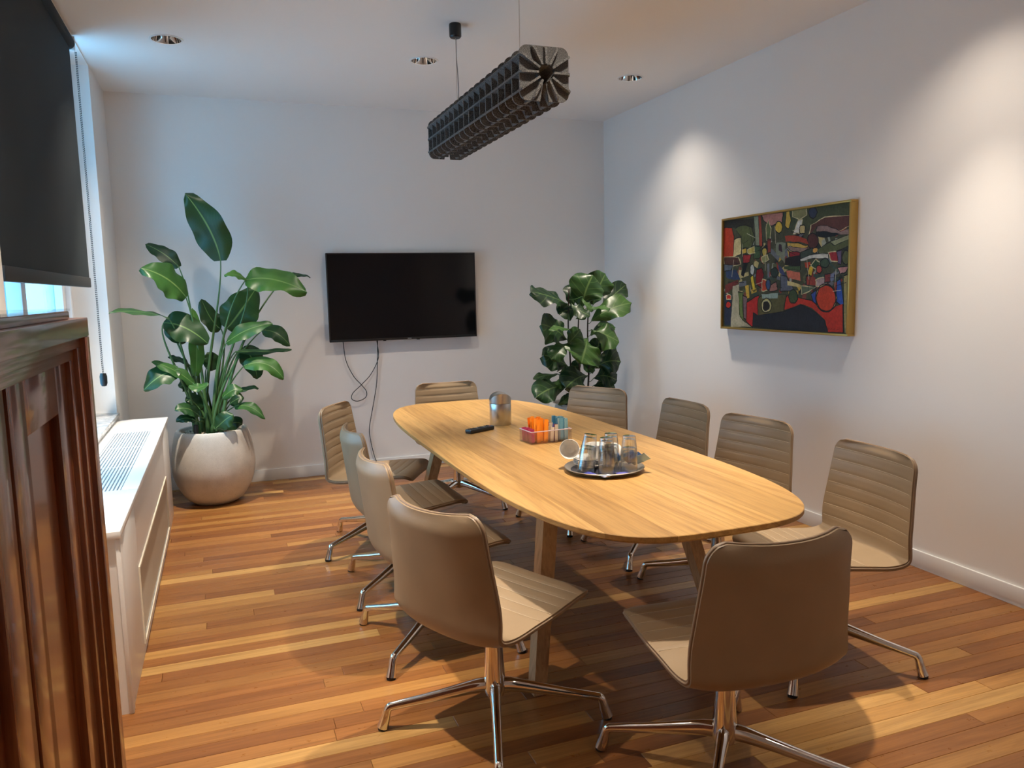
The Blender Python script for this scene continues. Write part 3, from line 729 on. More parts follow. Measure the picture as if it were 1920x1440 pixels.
# ------------------------------------------------------------------ roller blind
t = thing('roller_blind', 'charcoal roller blind half lowered over the tall window', 'blind', (XL, 4.13, 0))
def rel(mb, t):
    l = t.location
    mb.v = [(x - l.x, y - l.y, z - l.z) for x, y, z in mb.v]; return mb
BX = XL - .01
fab = MB(); rows = []
for i in range(25):
    z = 2.90 - (2.90 - 1.60) * i / 24
    rows.append([(BX + .0035 * math.sin(y * 9 + .6 * math.sin(z * 5)) * (i / 24) ** 1.5, y, z) for y in [3.17 + (5.11 - 3.17) * k / 40 for k in range(41)]])
fab.grid(rows)
rows2 = [[(x - .0012, y, z) for x, y, z in r] for r in rows]; fab.grid(rows2)
rel(fab, t).build('fabric', M['blind'], t, 180)
rel(MB().tube([(BX - .01, 3.15, 2.912), (BX - .01, 5.14, 2.912)], .036, 24), t).build('roller_tube', M['blind'], t)
rel(MB().box(BX - .012, BX + .008, 3.168, 5.113, 1.548, 1.604, .004), t).build('bottom_bar', M['blind_bar'], t)
for y in (3.145, 5.15): rel(MB().box(BX - .045, BX + .025, y - .004, y + .004, 2.872, 2.951, .002), t).build('bracket', M['white_metal'], t)
ch = MB()
for dy in (-.022, .022):
    for k in range(150):
        z = 2.90 - k * .0125
        if z < 1.02: break
        ch.tube([(BX + .012, 5.25 + dy, z), (BX + .012, 5.25 + dy, z - .009)], .0022, 5)
rel(ch, t).build('bead_chain', M['black_matt'], t)['kind'] = 'stuff'
rel(MB().lathe([(.001, .955), (.014, .958), (.020, .975), (.021, 1.015), (.016, 1.035), (.001, 1.036)], 16, BX + .012, 5.25), t).build('chain_weight', M['black'], t)

# ------------------------------------------------------------------ radiator cover under the window
ry0, ry1 = 2.95, 5.71
t = thing('radiator_cover', 'long white radiator cover with slotted top and front grille under the window', 'radiator cover', (-.53, 4.33, 0))
def rb(mb, name, m, parent=None, smooth=35): return rel(mb, t).build(name, m, parent or t, smooth)
rb(MB().box(XL, -.392, ry0 + .01, ry1 - .01, 0, .648), 'body', M['white_metal'])
top = MB(); gx0, gx1, gy0, gy1 = -.632, -.438, 3.60, 5.17
zt0, zt1 = .650, .677
top.box(XL, -.372, ry0 - .005, gy0, zt0, zt1, .002).box(XL, -.372, gy1, ry1, zt0, zt1, .002)
top.box(XL, gx0, gy0, gy1, zt0, zt1).box(gx1, -.372, gy0, gy1, zt0, zt1, .002)
top_o = rb(top, 'top', M['white_metal'])
rb(MB().box(gx0, gx1, gy0, gy1, .6485, .6495), 'slot_shade', M['dark_slot'], smooth=0)  # dark plate standing in for the shade inside the cover
nb = 13
for k in range(nb):
    x = gx0 + (gx1 - gx0) * (k + .5) / nb
    rb(MB().box(x - .0042, x + .0042, gy0, gy1, zt0 + .004, zt1 - .0005), 'slot_bar', M['white_metal'], smooth=0)
for y in (4.12, 4.65): rb(MB().box(gx0, gx1, y - .006, y + .006, zt0 + .003, zt1 - .003), 'cross_bar', M['white_metal'], smooth=0)
# front: panel split in stiles and a perforated grille
fx = -.392
fy0, fy1, fz0, fz1 = 3.47, 5.19, .055, .365
fr = MB()
fr.box(fx, -.380, ry0 + .05, fy0, .0, .648, .0015).box(fx, -.380, fy1, ry1 - .012, .0, .648, .0015)
fr.box(fx, -.380, fy0, fy1, fz1, .648).box(fx, -.380, fy0, fy1, 0, fz0)
rb(fr, 'front_panel', M['white_metal'])
rb(MB().box(fx, -.376, ry0 + .002, ry0 + .048, 0, .648, .004), 'corner_post', M['white_metal'])
gm = MB()
gm.box(-.382, -.374, fy0 - .012, fy1 + .012, fz1, fz1 + .012).box(-.382, -.374, fy0 - .012, fy1 + .012, fz0 - .012, fz0)
gm.box(-.382, -.374, fy0 - .012, fy0, fz0, fz1).box(-.382, -.374, fy1, fy1 + .012, fz0, fz1)
g = rb(gm, 'grille_frame', mat('cream_enamel', (.72, .66, .54), .4))
gs = MB()
y = fy0 + .006
while y < fy1:
    gs.box(-.389, -.383, y - .0022, y + .0022, fz0, fz1); y += .009
for k in range(1, 12):
    z = fz0 + (fz1 - fz0) * k / 12; gs.box(-.390, -.385, fy0, fy1, z - .002, z + .002)
o = rel(gs, t).build('grille_mesh', mat('grille_metal', (.62, .56, .47), .4), t, 0); o['kind'] = 'stuff'
rb(MB().box(-.3915, -.3905, fy0, fy1, fz0, fz1), 'grille_back', mat('grille_shadow', (.50, .45, .37), .9), smooth=0)

# ------------------------------------------------------------------ mahogany cabinet at the left edge
t = thing('wooden_cabinet', 'tall reddish brown panelled wooden cabinet at the left edge of the room', 'cabinet', (-.5, 1.2, 0))
cy0, cy1, czt = .30, 2.13, 1.437
rb(MB().box(XL, -.355, cy0, cy1 - .006, 0, czt - .004), 'carcass', M['mahogany'])
def ring(x0, x1, a0, a1, zt, wy, wz, wb, name):
    mb = MB()
    mb.box(x0, x1, a0, a1, zt - wz, zt, .002).box(x0, x1, a0, a1, 0, wb, .002)
    mb.box(x0, x1, a1 - wy, a1, wb, zt - wz, .002).box(x0, x1, a0, a0 + wy, wb, zt - wz, .002)
    rb(mb, name, M['mahogany'])
ring(-.356, -.300, cy0, cy1, czt, .062, .045, .12, 'outer_frame')
ring(-.356, -.311, cy0 + .062, cy1 - .062, czt - .045, .048, .023, .12, 'moulding')
ring(-.356, -.320, cy0 + .110, cy1 - .110, czt - .068, .052, .025, .12, 'inner_frame')
rb(MB().box(XL, -.316, cy0, 1.99, czt, czt + .018, .003), 'top_board', M['mahogany'])
rb(MB().box(XL, -.314, cy0, 1.992, czt + .0185, czt + .0235), 'glass_top', M['sheet_glass'], smooth=0)
dy = [(cy0 + .165, .925), (.945, 1.430), (1.452, cy1 - .165)]
for a, b in dy:
    fr = MB(); z0, z1 = .125, czt - .095
    st = .115
    fr.box(-.352, -.330, a, a + st, z0, z1, .0015).box(-.352, -.330, b - st, b, z0, z1, .0015)
    fr.box(-.352, -.330, a + st, b - st, z1 - .10, z1, .0015).box(-.352, -.330, a + st, b - st, z0, z0 + .12, .0015)
    dr = rb(fr, 'door', M['mahogany'])
    rb(MB().box(-.354, -.348, a + st, b - st, z0 + .12, z1 - .10), 'panel', M['mahogany'], dr)

# ------------------------------------------------------------------ television and cables
t = thing('television', 'large black flat television mounted on the back wall', 'television', (1.4355, YB, 1.447))
tx0, tx1, tz0, tz1 = .815, 2.056, 1.092, 1.803
rb(MB().box(tx0, tx1, 6.376, 6.405, tz0, tz1, .004), 'housing', M['black'])
rb(MB().box(tx0 + .18, tx1 - .18, 6.405, 6.425, tz0 + .1, tz1 - .1, .004), 'back_box', M['black'])
rb(MB().box(1.2, 1.67, 6.425, YB, 1.25, 1.65, .002), 'wall_mount', M['black_matt'])
rb(MB().box(tx0 + .009, tx1 - .009, 6.3735, 6.3765, tz0 + .018, tz1 - .009), 'screen', M['screen'], smooth=0)
for a, b, c, d_ in ((tx0, tx1, tz0, tz0 + .018), (tx0, tx1, tz1 - .009, tz1), (tx0, tx0 + .009, tz0, tz1), (tx1 - .009, tx1, tz0, tz1)):
    rb(MB().box(a, b, 6.371, 6.3765, c, d_, .001), 'bezel', M['black'])
rb(MB().box(1.452, 1.484, 6.3702, 6.3712, tz0 + .006, tz0 + .011), 'maker_mark', M['grey_text'], smooth=0)
for x in (1.262, 1.545): rb(MB().box(x - .012, x + .012, 6.378, 6.40, tz0 - .006, tz0 + .002, .002), 'foot_socket', M['black'])
CA = [(1.211, 6.425, 1.1), (1.203, 6.425, 0.95), (1.187, 6.425, 0.738), (1.141, 6.425, 0.512), (1.111, 6.425, 0.37), (1.114, 6.425, 0.269), (1.150, 6.425, 0.093), (1.2, 6.415, .02), (1.3, 6.41, .004)]
CB = [(0.925, 6.415, 1.1), (0.943, 6.42, 0.936), (0.999, 6.425, 0.806), (1.058, 6.426, 0.732), (1.098, 6.422, 0.673), (1.089, 6.42, 0.623), (1.024, 6.416, 0.597), (0.976, 6.414, 0.617), (0.985, 6.412, 0.666), (1.058, 6.41, 0.732), (1.139, 6.414, 0.812), (1.201, 6.416, 0.922), (1.211, 6.416, 0.993), (1.2, 6.415, 1.1)]
tag(MB().tube(catmull(CA), .0032, 8).build('power_cable', M['black_matt']), 'thin black cable hanging straight from the television to the floor', 'cable')
tag(MB().tube(catmull(CB), .0032, 8).build('looped_cable', M['black_matt']), 'thin black cable hanging in a crossed loop below the television', 'cable')

# ------------------------------------------------------------------ painting
PY0, PY1, PZ0, PZ1 = 4.582, 3.427, 1.194, 1.919
t = thing('framed_painting', 'colourful abstract painting in a slim gold frame on the right wall', 'painting', (XR, 4.0, 1.56))
CXP = XR - .040
fb = .013
for a in ((PY1 - fb, PY0 + fb, PZ1, PZ1 + fb), (PY1 - fb, PY0 + fb, PZ0 - fb, PZ0), (PY1 - fb, PY1, PZ0, PZ1), (PY0, PY0 + fb, PZ0, PZ1)):
    rb(MB().box(XR - .055, XR - .004, *a, .002), 'frame_bar', M['gold'])
rb(MB().box(CXP, XR - .004, PY1, PY0, PZ0, PZ1), 'backing', mat('canvas_back', (.2, .18, .15), .9))
def paint_canvas():
    me = bpy.data.meshes.new('canvas'); vs = []; fs = []; cols = []
    def pt(u, v, k): return (CXP - .0005 - k - XR, PY0 + (PY1 - PY0) * u - 4.0, PZ0 + (PZ1 - PZ0) * v - 1.56)
    def poly(pl, c, k):
        o = len(vs); vs.extend(pt(min(max(u, 0), 1), min(max(v, 0), 1), k) for u, v in pl)
        fs.append(tuple(range(o, o + len(pl)))); cols.append(c)
    poly([(0, 0), (1, 0), (1, 1), (0, 1)], lin((72, 76, 56)), 0)
    rg = random.Random(5)
    pal = [(95, 100, 70), (45, 48, 45), (150, 55, 45), (190, 175, 120), (110, 115, 125), (125, 70, 60), (205, 170, 70), (60, 80, 70), (160, 165, 150), (30, 30, 34)]
    k = .00004
    for i in range(150):   # small strokes between the large shapes
        u, v = rg.uniform(.02, .95), rg.uniform(.3, .8); a = rg.uniform(0, PI); l = rg.uniform(.012, .045); w = rg.uniform(.006, .018)
        c, s = math.cos(a), math.sin(a)
        poly([(u + l * c - w * s, v + (l * s + w * c) * 1.5), (u - l * c - w * s, v + (-l * s + w * c) * 1.5), (u - l * c + w * s * .6, v + (-l * s - w * c) * 1.5), (u + l * c + w * s, v + (l * s - w * c) * 1.5)], lin(rg.choice(pal)), k)
        k += .0000035
    for c, pl in PATCH:
        n = len(pl); cu = sum(p[0] for p in pl) / n; cv = sum(p[1] for p in pl) / n
        # organic outline: subdivide and jitter
        q = []
        for i in range(n):
            a, b = pl[i], pl[(i + 1) % n]
            for s in range(3 if n < 12 else 1):
                f = s / (3 if n < 12 else 1)
                q.append((a[0] + (b[0] - a[0]) * f + rg.uniform(-.003, .003), a[1] + (b[1] - a[1]) * f + rg.uniform(-.004, .004)))
        g = .006
        def grow(p):
            d = math.hypot(p[0] - cu, (p[1] - cv) / 1.6) + 1e-6
            return (p[0] + (p[0] - cu) / d * g, p[1] + (p[1] - cv) / d * g)
        if rg.random() < .8: poly([grow(p) for p in q], lin((24, 24, 26)) if rg.random() < .8 else lin((205, 195, 150)), k)
        k += .0000035
        poly(q, lin(c), k); k += .0000035
    for i in range(26):    # dark drawn lines on top
        u, v = rg.uniform(.05, .95), rg.uniform(.32, .85); a = rg.choice([rg.uniform(-.4, .4), rg.uniform(1.2, 1.9)]); l = rg.uniform(.02, .06); w = .0014
        c, s = math.cos(a), math.sin(a)
        poly([(u + l * c - w * s, v + (l * s + w * c) * 1.5), (u - l * c - w * s, v + (-l * s + w * c) * 1.5), (u - l * c + w * s, v + (-l * s - w * c) * 1.5), (u + l * c + w * s, v + (l * s - w * c) * 1.5)], lin(rg.choice([(20, 20, 24), (20, 20, 24), (210, 205, 180)])), k)
        k += .0000035
    # scribbled signature, lower right
    x = .872
    for i in range(12):
        h = .012 if i in (0, 4, 8) else .006
        poly([(x, .028), (x + .0018, .028), (x + .005, .028 + h), (x + .0032, .028 + h)], lin((30, 16, 14)), k); x += .0052
        if i == 8: x += .008
    me.from_pydata(vs, [], fs); me.update()
    at = me.color_attributes.new('paint', 'FLOAT_COLOR', 'CORNER')
    li = 0
    for p, c in zip(me.polygons, cols):
        for l in p.loop_indices: at.data[l].color = (*c, 1)
    me.materials.append(M['paint'])
    return link('canvas', me, t)
paint_canvas()

# ------------------------------------------------------------------ conference table
TCX, TCY, TA, TB, TN, TZ = 1.43, 3.49, .532, 1.555, 3.8, .74
t = thing('conference_table', 'long oak conference table with rounded ends and splayed legs', 'table', (TCX, TCY, 0))
def ysup(x, a, b):
    q = max(1 - abs(x / a) ** TN, 0); return b * q ** (1 / TN)
BW = [-.532, -.375, -.19, -.005, .185, .37, .532]
for k in range(6):
    x0, x1 = BW[k], BW[k + 1]
    layers = []
    for inset, z in ((.016, TZ - .027), (.003, TZ - .020), (0.0, TZ - .016), (0.0, TZ - .002), (.002, TZ)):
        a, b = TA - inset, TB - inset
        u0, u1 = max(x0 + .0002, -a), min(x1 - .0002, a)
        n = 40; pts = []
        for i in range(n + 1):
            s = i / n
            if k == 0: s = 1 - math.cos(s * PI / 2)          # crowd samples at the rounded side
            if k == 5: s = math.sin(s * PI / 2)
            x = u0 + (u1 - u0) * s
            pts.append((x, ysup(x, a, b)))
        ring_ = [(x, y, z) for x, y in pts] + [(x, -y, z) for x, y in reversed(pts)]
        layers.append(ring_)
    mb = MB(); mb.grid(layers, wrap=True)
    m_ = len(layers[0]); o0 = 0
    n = 40
    for li, flip in ((0, False), (len(layers) - 1, True)):
        for i in range(n):
            q = (li * m_ + i, li * m_ + i + 1, li * m_ + m_ - 2 - i, li * m_ + m_ - 1 - i)
            mb.f.append(q)
    bo = mb.build('board', M['oak'], t, 30)
    c = [(.53, .31, .106), (.43, .242, .080), (.52, .302, .102), (.55, .325, .112), (.455, .262, .088), (.53, .31, .110)][k]
    bo.color = (*c, 1)
def beam(p0, p1, wx, wy, taper=.85):
    mb = MB(); p0 = Vector(p0); p1 = Vector(p1); rows = []
    for p, s in ((p0, taper), (p1, 1.0)):
        rows.append([(p.x + a * wx / 2 * s, p.y + b * wy / 2 * s, p.z) for a, b in ((-1, -1), (1, -1), (1, 1), (-1, 1))])
    mb.grid(rows, wrap=True); mb.f += [(0, 3, 2, 1), (4, 5, 6, 7)]
    return mb
for sx in (-1, 1):
    for sy in (-1, 1):
        beam((sx * .415, sy * .955, 0), (sx * .275, sy * .765, TZ - .040), .062, .075, .8).build('leg', M['oak_leg'], t, 20)
for sy in (-1, 1):
    MB().box(-.36, .36, sy * .765 - .045, sy * .765 + .045, TZ - .040, TZ - .027, .002).build('cross_rail', M['oak_leg'], t)
MB().box(-.05, .05, -.72, .72, TZ - .040, TZ - .027, .002).build('centre_rail', M['oak_leg'], t)

# ------------------------------------------------------------------ chairs
def make_chair_meshes():
    ctl = [(.262, .424), (.252, .449), (.215, .461), (.12, .455), (.0, .443), (-.10, .432), (-.180, .425), (-.212, .431), (-.229, .452), (-.238, .50), (-.252, .60), (-.265, .70), (-.278, .79), (-.283, .822)]
    P = catmull([(x, 0, z) for x, z in ctl], 14)
    S = [0]
    for i in range(1, len(P)): S.append(S[-1] + (P[i] - P[i - 1]).length)
    L = S[-1]
    def at(s):
        s = min(max(s, 0), L)
        for i in range(1, len(S)):
            if S[i] >= s:
                f = (s - S[i - 1]) / max(S[i] - S[i - 1], 1e-9); return P[i - 1].lerp(P[i], f)
        return P[-1]
    def nrm(s):
        d = (at(s + .006) - at(s - .006)).normalized()
        return Vector((d.z, 0, -d.x)) * (1 if True else -1)
    # orientation: normal must point to the sitter (up on the seat, forward on the back)
    def nn(s):
        v = nrm(s)
        return v if (v.z > 0 or v.x > .3) else -v
    LB = next(S[i] for i in range(len(P)) if P[i].x < -.20)      # seat / back limit
    def half(s):
        w = .222 + .024 * sm(0, .30, s) + .006 * sm(.30, LB, s) - .026 * sm(LB + .05, L, s)
        for e, r in ((s, .075), (L - s, .055)):
            if e < r: w -= r - math.sqrt(max(r * r - (r - e) ** 2, 0))
        return max(w, .02)
    def depth(s):    # wrap of the edges towards the sitter
        return .006 + .036 * sm(LB - .10, LB + .14, s)
    NU = 14
    nrow = 150
    ss = [L * i / nrow for i in range(nrow + 1)]
    us = [-1 + 2 * k / NU for k in range(NU + 1)]
    th = .034
    seams = [.10 + .052 * k for k in range(5)] + [LB + .075 + .0495 * k for k in range(7)]
    def inner(s, u):
        p = at(s); n = nn(s); h = half(s)
        q = p + n * (depth(s) * abs(u) ** 2.2) + Vector((0, u * h, 0))
        dmin = min(abs(s - x) for x in seams)
        groove = -.0038 * math.exp(-(dmin / .0055) ** 2) if abs(u) < .985 else 0
        edge = (1 - abs(u) ** 6)
        e2 = min(s, L - s); endf = sm(0, .03, e2)
        return q + n * ((groove + .007) * edge * endf)
    def outer(s, u):
        p = at(s); n = nn(s); h = half(s)
        e2 = min(s, L - s); endf = sm(0, .05, e2)
        q = p + n * (depth(s) * abs(u) ** 2.2) + Vector((0, u * h, 0))
        return q - n * (.019 + (th - .019) * (1 - abs(u) ** 4) * endf)
    me = {}
    i_split = next(i for i, s in enumerate(ss) if s > LB)
    me['seat'] = MB().grid([[inner(s, u) for u in us] for s in ss[:i_split + 1]]).mesh('seat', M['leather'], 60)
    me['backrest'] = MB().grid([[inner(s, u) for u in us] for s in ss[i_split:]]).mesh('backrest', M['leather'], 60)
    sh = MB().grid([[outer(s, u) for u in us] for s in ss[::2]])
    # close the rim between pad and shell
    rim_i, rim_o = [], []
    for s in ss: rim_i.append(inner(s, 1)); rim_o.append(outer(s, 1))
    for u in reversed(us[:-1]): rim_i.append(inner(L, u)); rim_o.append(outer(L, u))
    for s in reversed(ss[:-1]): rim_i.append(inner(s, -1)); rim_o.append(outer(s, -1))
    for u in us[1:-1]: rim_i.append(inner(0, u)); rim_o.append(outer(0, u))
    sh.grid([rim_i, rim_o], wrap=True)
    me['shell'] = sh.mesh('outer_shell', M['leather'], 60)
    mid = [(a + b) / 2 for a, b in zip(rim_i, rim_o)]
    c = sum(mid, Vector()) / len(mid)
    pipe = MB().tube(mid[::2] + [mid[0]], .0042, 6, caps=False)
    me['piping'] = pipe.mesh('piping', M['piping'], 180)
    for key, rng_ in (('seat', seams[:5]), ('backrest', seams[5:])):
        st = MB()
        for s in rng_:
            st.tube([inner(s, -.97 + 1.94 * k / 16) + nn(s) * .0006 for k in range(17)], .0011, 5)
        me[key + '_seam'] = st.mesh('stitching', M['thread'], 180)
    # chrome base
    me['column'] = MB().lathe([(.001, .108), (.034, .112), (.039, .135), (.036, .17), (.030, .28), (.028, .425), (.001, .426)], 28).mesh('column', M['chrome'])
    lg = MB()
    path = [(.020, 0, .142), (.06, 0, .140), (.12, 0, .128), (.24, 0, .103), (.345, 0, .083), (.361, 0, .078), (.369, 0, .066), (.376, 0, .040), (.386, 0, .008)]
    rad = [(.027, .021), (.025, .020), (.0215, .0175), (.0165, .015), (.0138, .014), (.014, .0145), (.0145, .015), (.0172, .0172), (.0205, .0205)]
    lg.tube(catmull(path, 4), [rad[min(i // 4, 8)] if i % 4 == 0 else tuple(rad[i // 4][j] + (rad[i // 4 + 1][j] - rad[i // 4][j]) * (i % 4) / 4 for j in (0, 1)) for i in range(33)], 14)
    me['leg'] = lg.mesh('leg', M['chrome'], 60)
    me['glide'] = MB().lathe([(.001, 0), (.017, 0), (.0175, .009), (.001, .0095)], 16, .386, 0).mesh('glide', M['black_matt'])
    mt = MB(); mt.box(-.09, .09, -.07, .07, .404, .425, .006)
    me['mount'] = mt.mesh('seat_mount', M['black_matt'])
    return me
CH = make_chair_meshes()
def chair(x, y, rz, base, label):
    t = thing('conference_chair', label, 'chair', (x, y, 0), R(rz), 'taupe leather conference chairs around the table')
    s = link('seat', CH['seat'], t); link('stitching', CH['seat_seam'], s)
    b = link('backrest', CH['backrest'], t); link('stitching', CH['backrest_seam'], b)
    link('outer_shell', CH['shell'], t); link('piping', CH['piping'], t)
    link('seat_mount', CH['mount'], t); link('column', CH['column'], t)
    for k in range(4):
        l = link('leg', CH['leg'], t, (0, 0, 0), R(base - rz + 90 * k))
        link('glide', CH['glide'], l)
    return t
chair(.802, 2.392, 25, 72.4, 'nearest taupe leather chair on the window side of the table, back to the viewer')
chair(.798, 3.12, 4, 46.3, 'second nearest taupe leather chair on the window side of the table')
chair(.827, 3.80, 2, 40.6, 'third nearest taupe leather chair on the window side of the table')
chair(.815, 4.50, -30, 30.4, 'farthest taupe leather chair on the window side, turned to show its stitched backrest')
chair(1.50, 5.16, -90, 37.5, 'taupe leather chair at the far table end below the television')
chair(2.09, 4.47, 208, 58.5, 'taupe leather chair in front of the leafy fig plant by the far corner')
chair(2.205, 3.765, 181, 45, 'taupe leather chair on the right side, second from the fig plant')
chair(2.205, 3.10, 189, 45, 'taupe leather chair below the left edge of the painting, second nearest on the right side')
chair(2.159, 2.376, 174, 37, 'nearest taupe leather chair on the right side of the table, facing the window')
chair(1.353, 1.86, 88, 48, 'taupe leather chair at the near table end, closest to the viewer')

# ------------------------------------------------------------------ hanging felt lamp
LX, LY0, LY1, LZ = 1.33, 3.085, 4.63, 2.372
t = thing('hanging_felt_lamp', 'long charcoal felt fin lamp hanging on wires over the table', 'pendant lamp', (LX, (LY0 + LY1) / 2, LZ))
hl = (LY1 - LY0) / 2
def rrect(hx, hz, r, n=5):
    out = []
    for cx_, cz_, a0 in ((hx - r, hz - r, 0), (-hx + r, hz - r, 90), (-hx + r, -hz + r, 180), (hx - r, -hz + r, 270)):
        for k in range(n + 1):
            a = R(a0 + 90 * k / n); out.append((cx_ + r * math.cos(a), cz_ + r * math.sin(a)))
    return out
# cross plates: a square ring open at the bottom centre
def plate_mesh():
    base_ = rrect(.111, .111, .034)
    outer_ = []
    for k in range(len(base_)):
        a, b = base_[k], base_[(k + 1) % len(base_)]
        m = 8 if math.dist(a, b) > .05 else 1
        outer_ += [(a[0] + (b[0] - a[0]) * i / m, a[1] + (b[1] - a[1]) * i / m) for i in range(m)]
    # hexagonal light channel, opened downwards
    n = len(outer_)
    inner_ = []
    for x, z in outer_:
        a = math.atan2(z, x); q = .040
        inner_.append((q * math.cos(a) , q * math.sin(a)))
    mb = MB()
    keep = [k for k in range(n)]
    for y0 in (-.0045, .0045):
        mb.v += [(x, y0, z) for x, z in outer_] + [(x, y0, z) for x, z in inner_]
    def skip(k):
        k2 = (k + 1) % n
        mx = (outer_[k][0] + outer_[k2][0]) / 2; mz = (outer_[k][1] + outer_[k2][1]) / 2
        return mz < -.10 and abs(mx) < .028
    for k in range(n):
        k2 = (k + 1) % n
        if skip(k): continue
        a, b = 0, 2 * n
        mb.f.append((k, k2, n + k2, n + k)); mb.f.append((b + k, b + n + k, b + n + k2, b + k2))
        mb.f.append((k, b + k, b + k2, k2)); mb.f.append((n + k, n + k2, b + n + k2, b + n + k))
    return mb.mesh('cross_plate', M['felt'], 30)
pme = plate_mesh()
NP = 18
for k in range(NP):
    link('cross_plate', pme, t, (0, -hl + .03 + (2 * hl - .06) * k / (NP - 1), 0))
angs = [90, 62, 118, 33, 147, 0, 180, -33, -147, -62, -118]
for a in angs:
    c, s = math.cos(R(a)), math.sin(R(a))
    q = (.114 if abs(abs(a) - 90) > 40 else .106) / max(abs(c), abs(s))
    r0 = .034
    mb = MB()
    th = .0045
    px, pz = -s * th, c * th
    q2 = q - .0
    prof = [(-hl, r0), (-hl, q2 - .02), (-hl + .006, q2 - .006), (-hl + .02, q2), (hl - .02, q2), (hl - .006, q2 - .006), (hl, q2 - .02), (hl, r0)]
    n = len(prof)
    for sg in (-1, 1):
        mb.v += [(c * r + sg * px, y, s * r + sg * pz) for y, r in prof]
    mb.f.append(tuple(range(n))); mb.f.append(tuple(range(2 * n - 1, n - 1, -1)))
    for k in range(n):
        k2 = (k + 1) % n
        mb.f.append((k, n + k, n + k2, k2))
    mb.build('fin', M['felt'], t, 30)
# inner channel
ch = MB(); hexa = [(.034 * math.cos(R(a)), .034 * math.sin(R(a))) for a in (-60, 0, 60, 120, 180, 240)]
for k in range(5):
    (xa, za), (xb, zb) = hexa[k], hexa[k + 1]
    ch.add([(xa, -hl + .01, za), (xb, -hl + .01, zb), (xb, hl - .01, zb), (xa, hl - .01, za)], [(0, 1, 2, 3)])
ch.build('light_channel', M['felt'], t, 0)
for y in (3.385, 4.365):
    w = MB().tube([(0, y - t.location.y, .10), (.002, y - t.location.y, ZC - LZ - .02)], .0016, 6).build('suspension_wire', M['steel'], t)
cf = MB().tube(catmull([(.004, 4.365 - t.location.y, .10), (.010, 4.365 - t.location.y, .25), (.003, 4.365 - t.location.y, .42), (.004, 4.365 - t.location.y, ZC - LZ - .05)]), .0024, 6).build('power_cord', mat('grey_cord', (.25, .25, .25), .5), t)
for y in (3.385, 4.365):
    MB().lathe([(.001, ZC - LZ), (.032, ZC - LZ), (.034, ZC - LZ - .006), (.034, ZC - LZ - .066), (.028, ZC - LZ - .074), (.001, ZC - LZ - .074)], 24, 0, y - t.location.y).build('ceiling_cap', M['black'], t)

# ------------------------------------------------------------------ plants
def leaf_mesh(B, Mi, T, W, N, kind, m, seed):
    rg = random.Random(seed)
    N = Vector(N).normalized()
    n = 22 if kind == 's' else 20
    mid = bez(B, Mi, T, n)
    nu = 8
    ph, ph2 = rg.uniform(0, 6), rg.uniform(0, 6)
    fold = .20 if kind == 's' else .12
    rows = []; uvs = []
    for i, p in enumerate(mid):
        s = i / n
        d = (mid[min(i + 1, n)] - mid[max(i - 1, 0)]).normalized()
        side = d.cross(N)
        side = side.normalized() if side.length > 1e-4 else d.orthogonal().normalized()
        nor = side.cross(d).normalized()
        if nor.dot(N) < 0: nor = -nor
        if kind == 's':
            w = W * .52 * (math.sin(PI * min(s * .93 + .05, 1)) ** .62) * (1 - .22 * s) * 1.1
        else:
            w = W * .54 * (math.sin(PI * (s ** 1.35) * .96 + .02) ** .62) * (.62 + .45 * s)
        if i == n: w = .002
        row = []
        for k in range(nu + 1):
            u = -1 + 2 * k / nu
            wav = (.11 * math.sin(s * 9 + ph + (1.3 if u > 0 else 0)) + .05 * math.sin(s * 21 + ph2)) * abs(u) ** 2 * W * (1.0 if kind == 'f' else .7)
            edge = 1 + (.05 * math.sin(s * 17 + ph2 + u) if abs(u) > .9 else 0)
            row.append(p + side * (u * w * edge) + nor * (fold * abs(u) * w + wav - .10 * W * (u * u)))
            uvs.append((u, s))
        rows.append(row)
    mb = MB().grid(rows)
    me = bpy.data.meshes.new('leaf'); me.from_pydata([tuple(v) for v in mb.v], [], mb.f); me.update()
    uvl = me.uv_layers.new(name='UVMap')
    for l in me.loops: uvl.data[l.index].uv = uvs[l.vertex_index]
    me.polygons.foreach_set('use_smooth', [True] * len(me.polygons))
    me.materials.append(m)
    return me
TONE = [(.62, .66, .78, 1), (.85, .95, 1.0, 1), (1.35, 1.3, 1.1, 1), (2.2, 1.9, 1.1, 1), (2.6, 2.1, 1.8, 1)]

def pot_mesh(name, rim, belly, base, h):
    pr = [(.001, .0), (base * .9, .0), (base, .008)]
    for k in range(1, 15):
        f = k / 15; z = h * f
        if f < .52: r = base + (belly - base) * math.sin(f / .52 * PI / 2) ** .75
        else: r = rim + (belly - rim) * math.cos((f - .52) / .48 * PI / 2) ** .9
        pr.append((r, z))
    pr += [(rim, h - .006), (rim - .006, h), (rim - .026, h), (rim - .032, h - .008), (rim - .03, h - .10), (.001, h - .11)]
    return MB().lathe(pr, 56)
def gravel(r, z, n, seed, me=None):
    rg = random.Random(seed); mb = MB()
    for k in range(n):
        a = rg.uniform(0, 2 * PI); q = r * math.sqrt(rg.random()); s = rg.uniform(.004, .009)
        x, y = q * math.cos(a), q * math.sin(a); zz = z + rg.uniform(-.002, .004)
        mb.add([(x - s, y, zz), (x + s, y, zz), (x, y - s * .8, zz), (x, y + s * .8, zz), (x, y, zz - s * .5), (x, y, zz + s * .7)],
               [(0, 2, 5), (2, 1, 5), (1, 3, 5), (3, 0, 5), (2, 0, 4), (1, 2, 4), (3, 1, 4), (0, 3, 4)])
    return mb
PX, PY = -.105, 5.965
t = thing('potted_bird_of_paradise', 'tall broad-leaved plant in a round pale stone pot by the window', 'potted plant', (PX, PY, 0))
pot_mesh('pot', .245, .285, .155, .535).build('pot', M['stone'], t, 50)
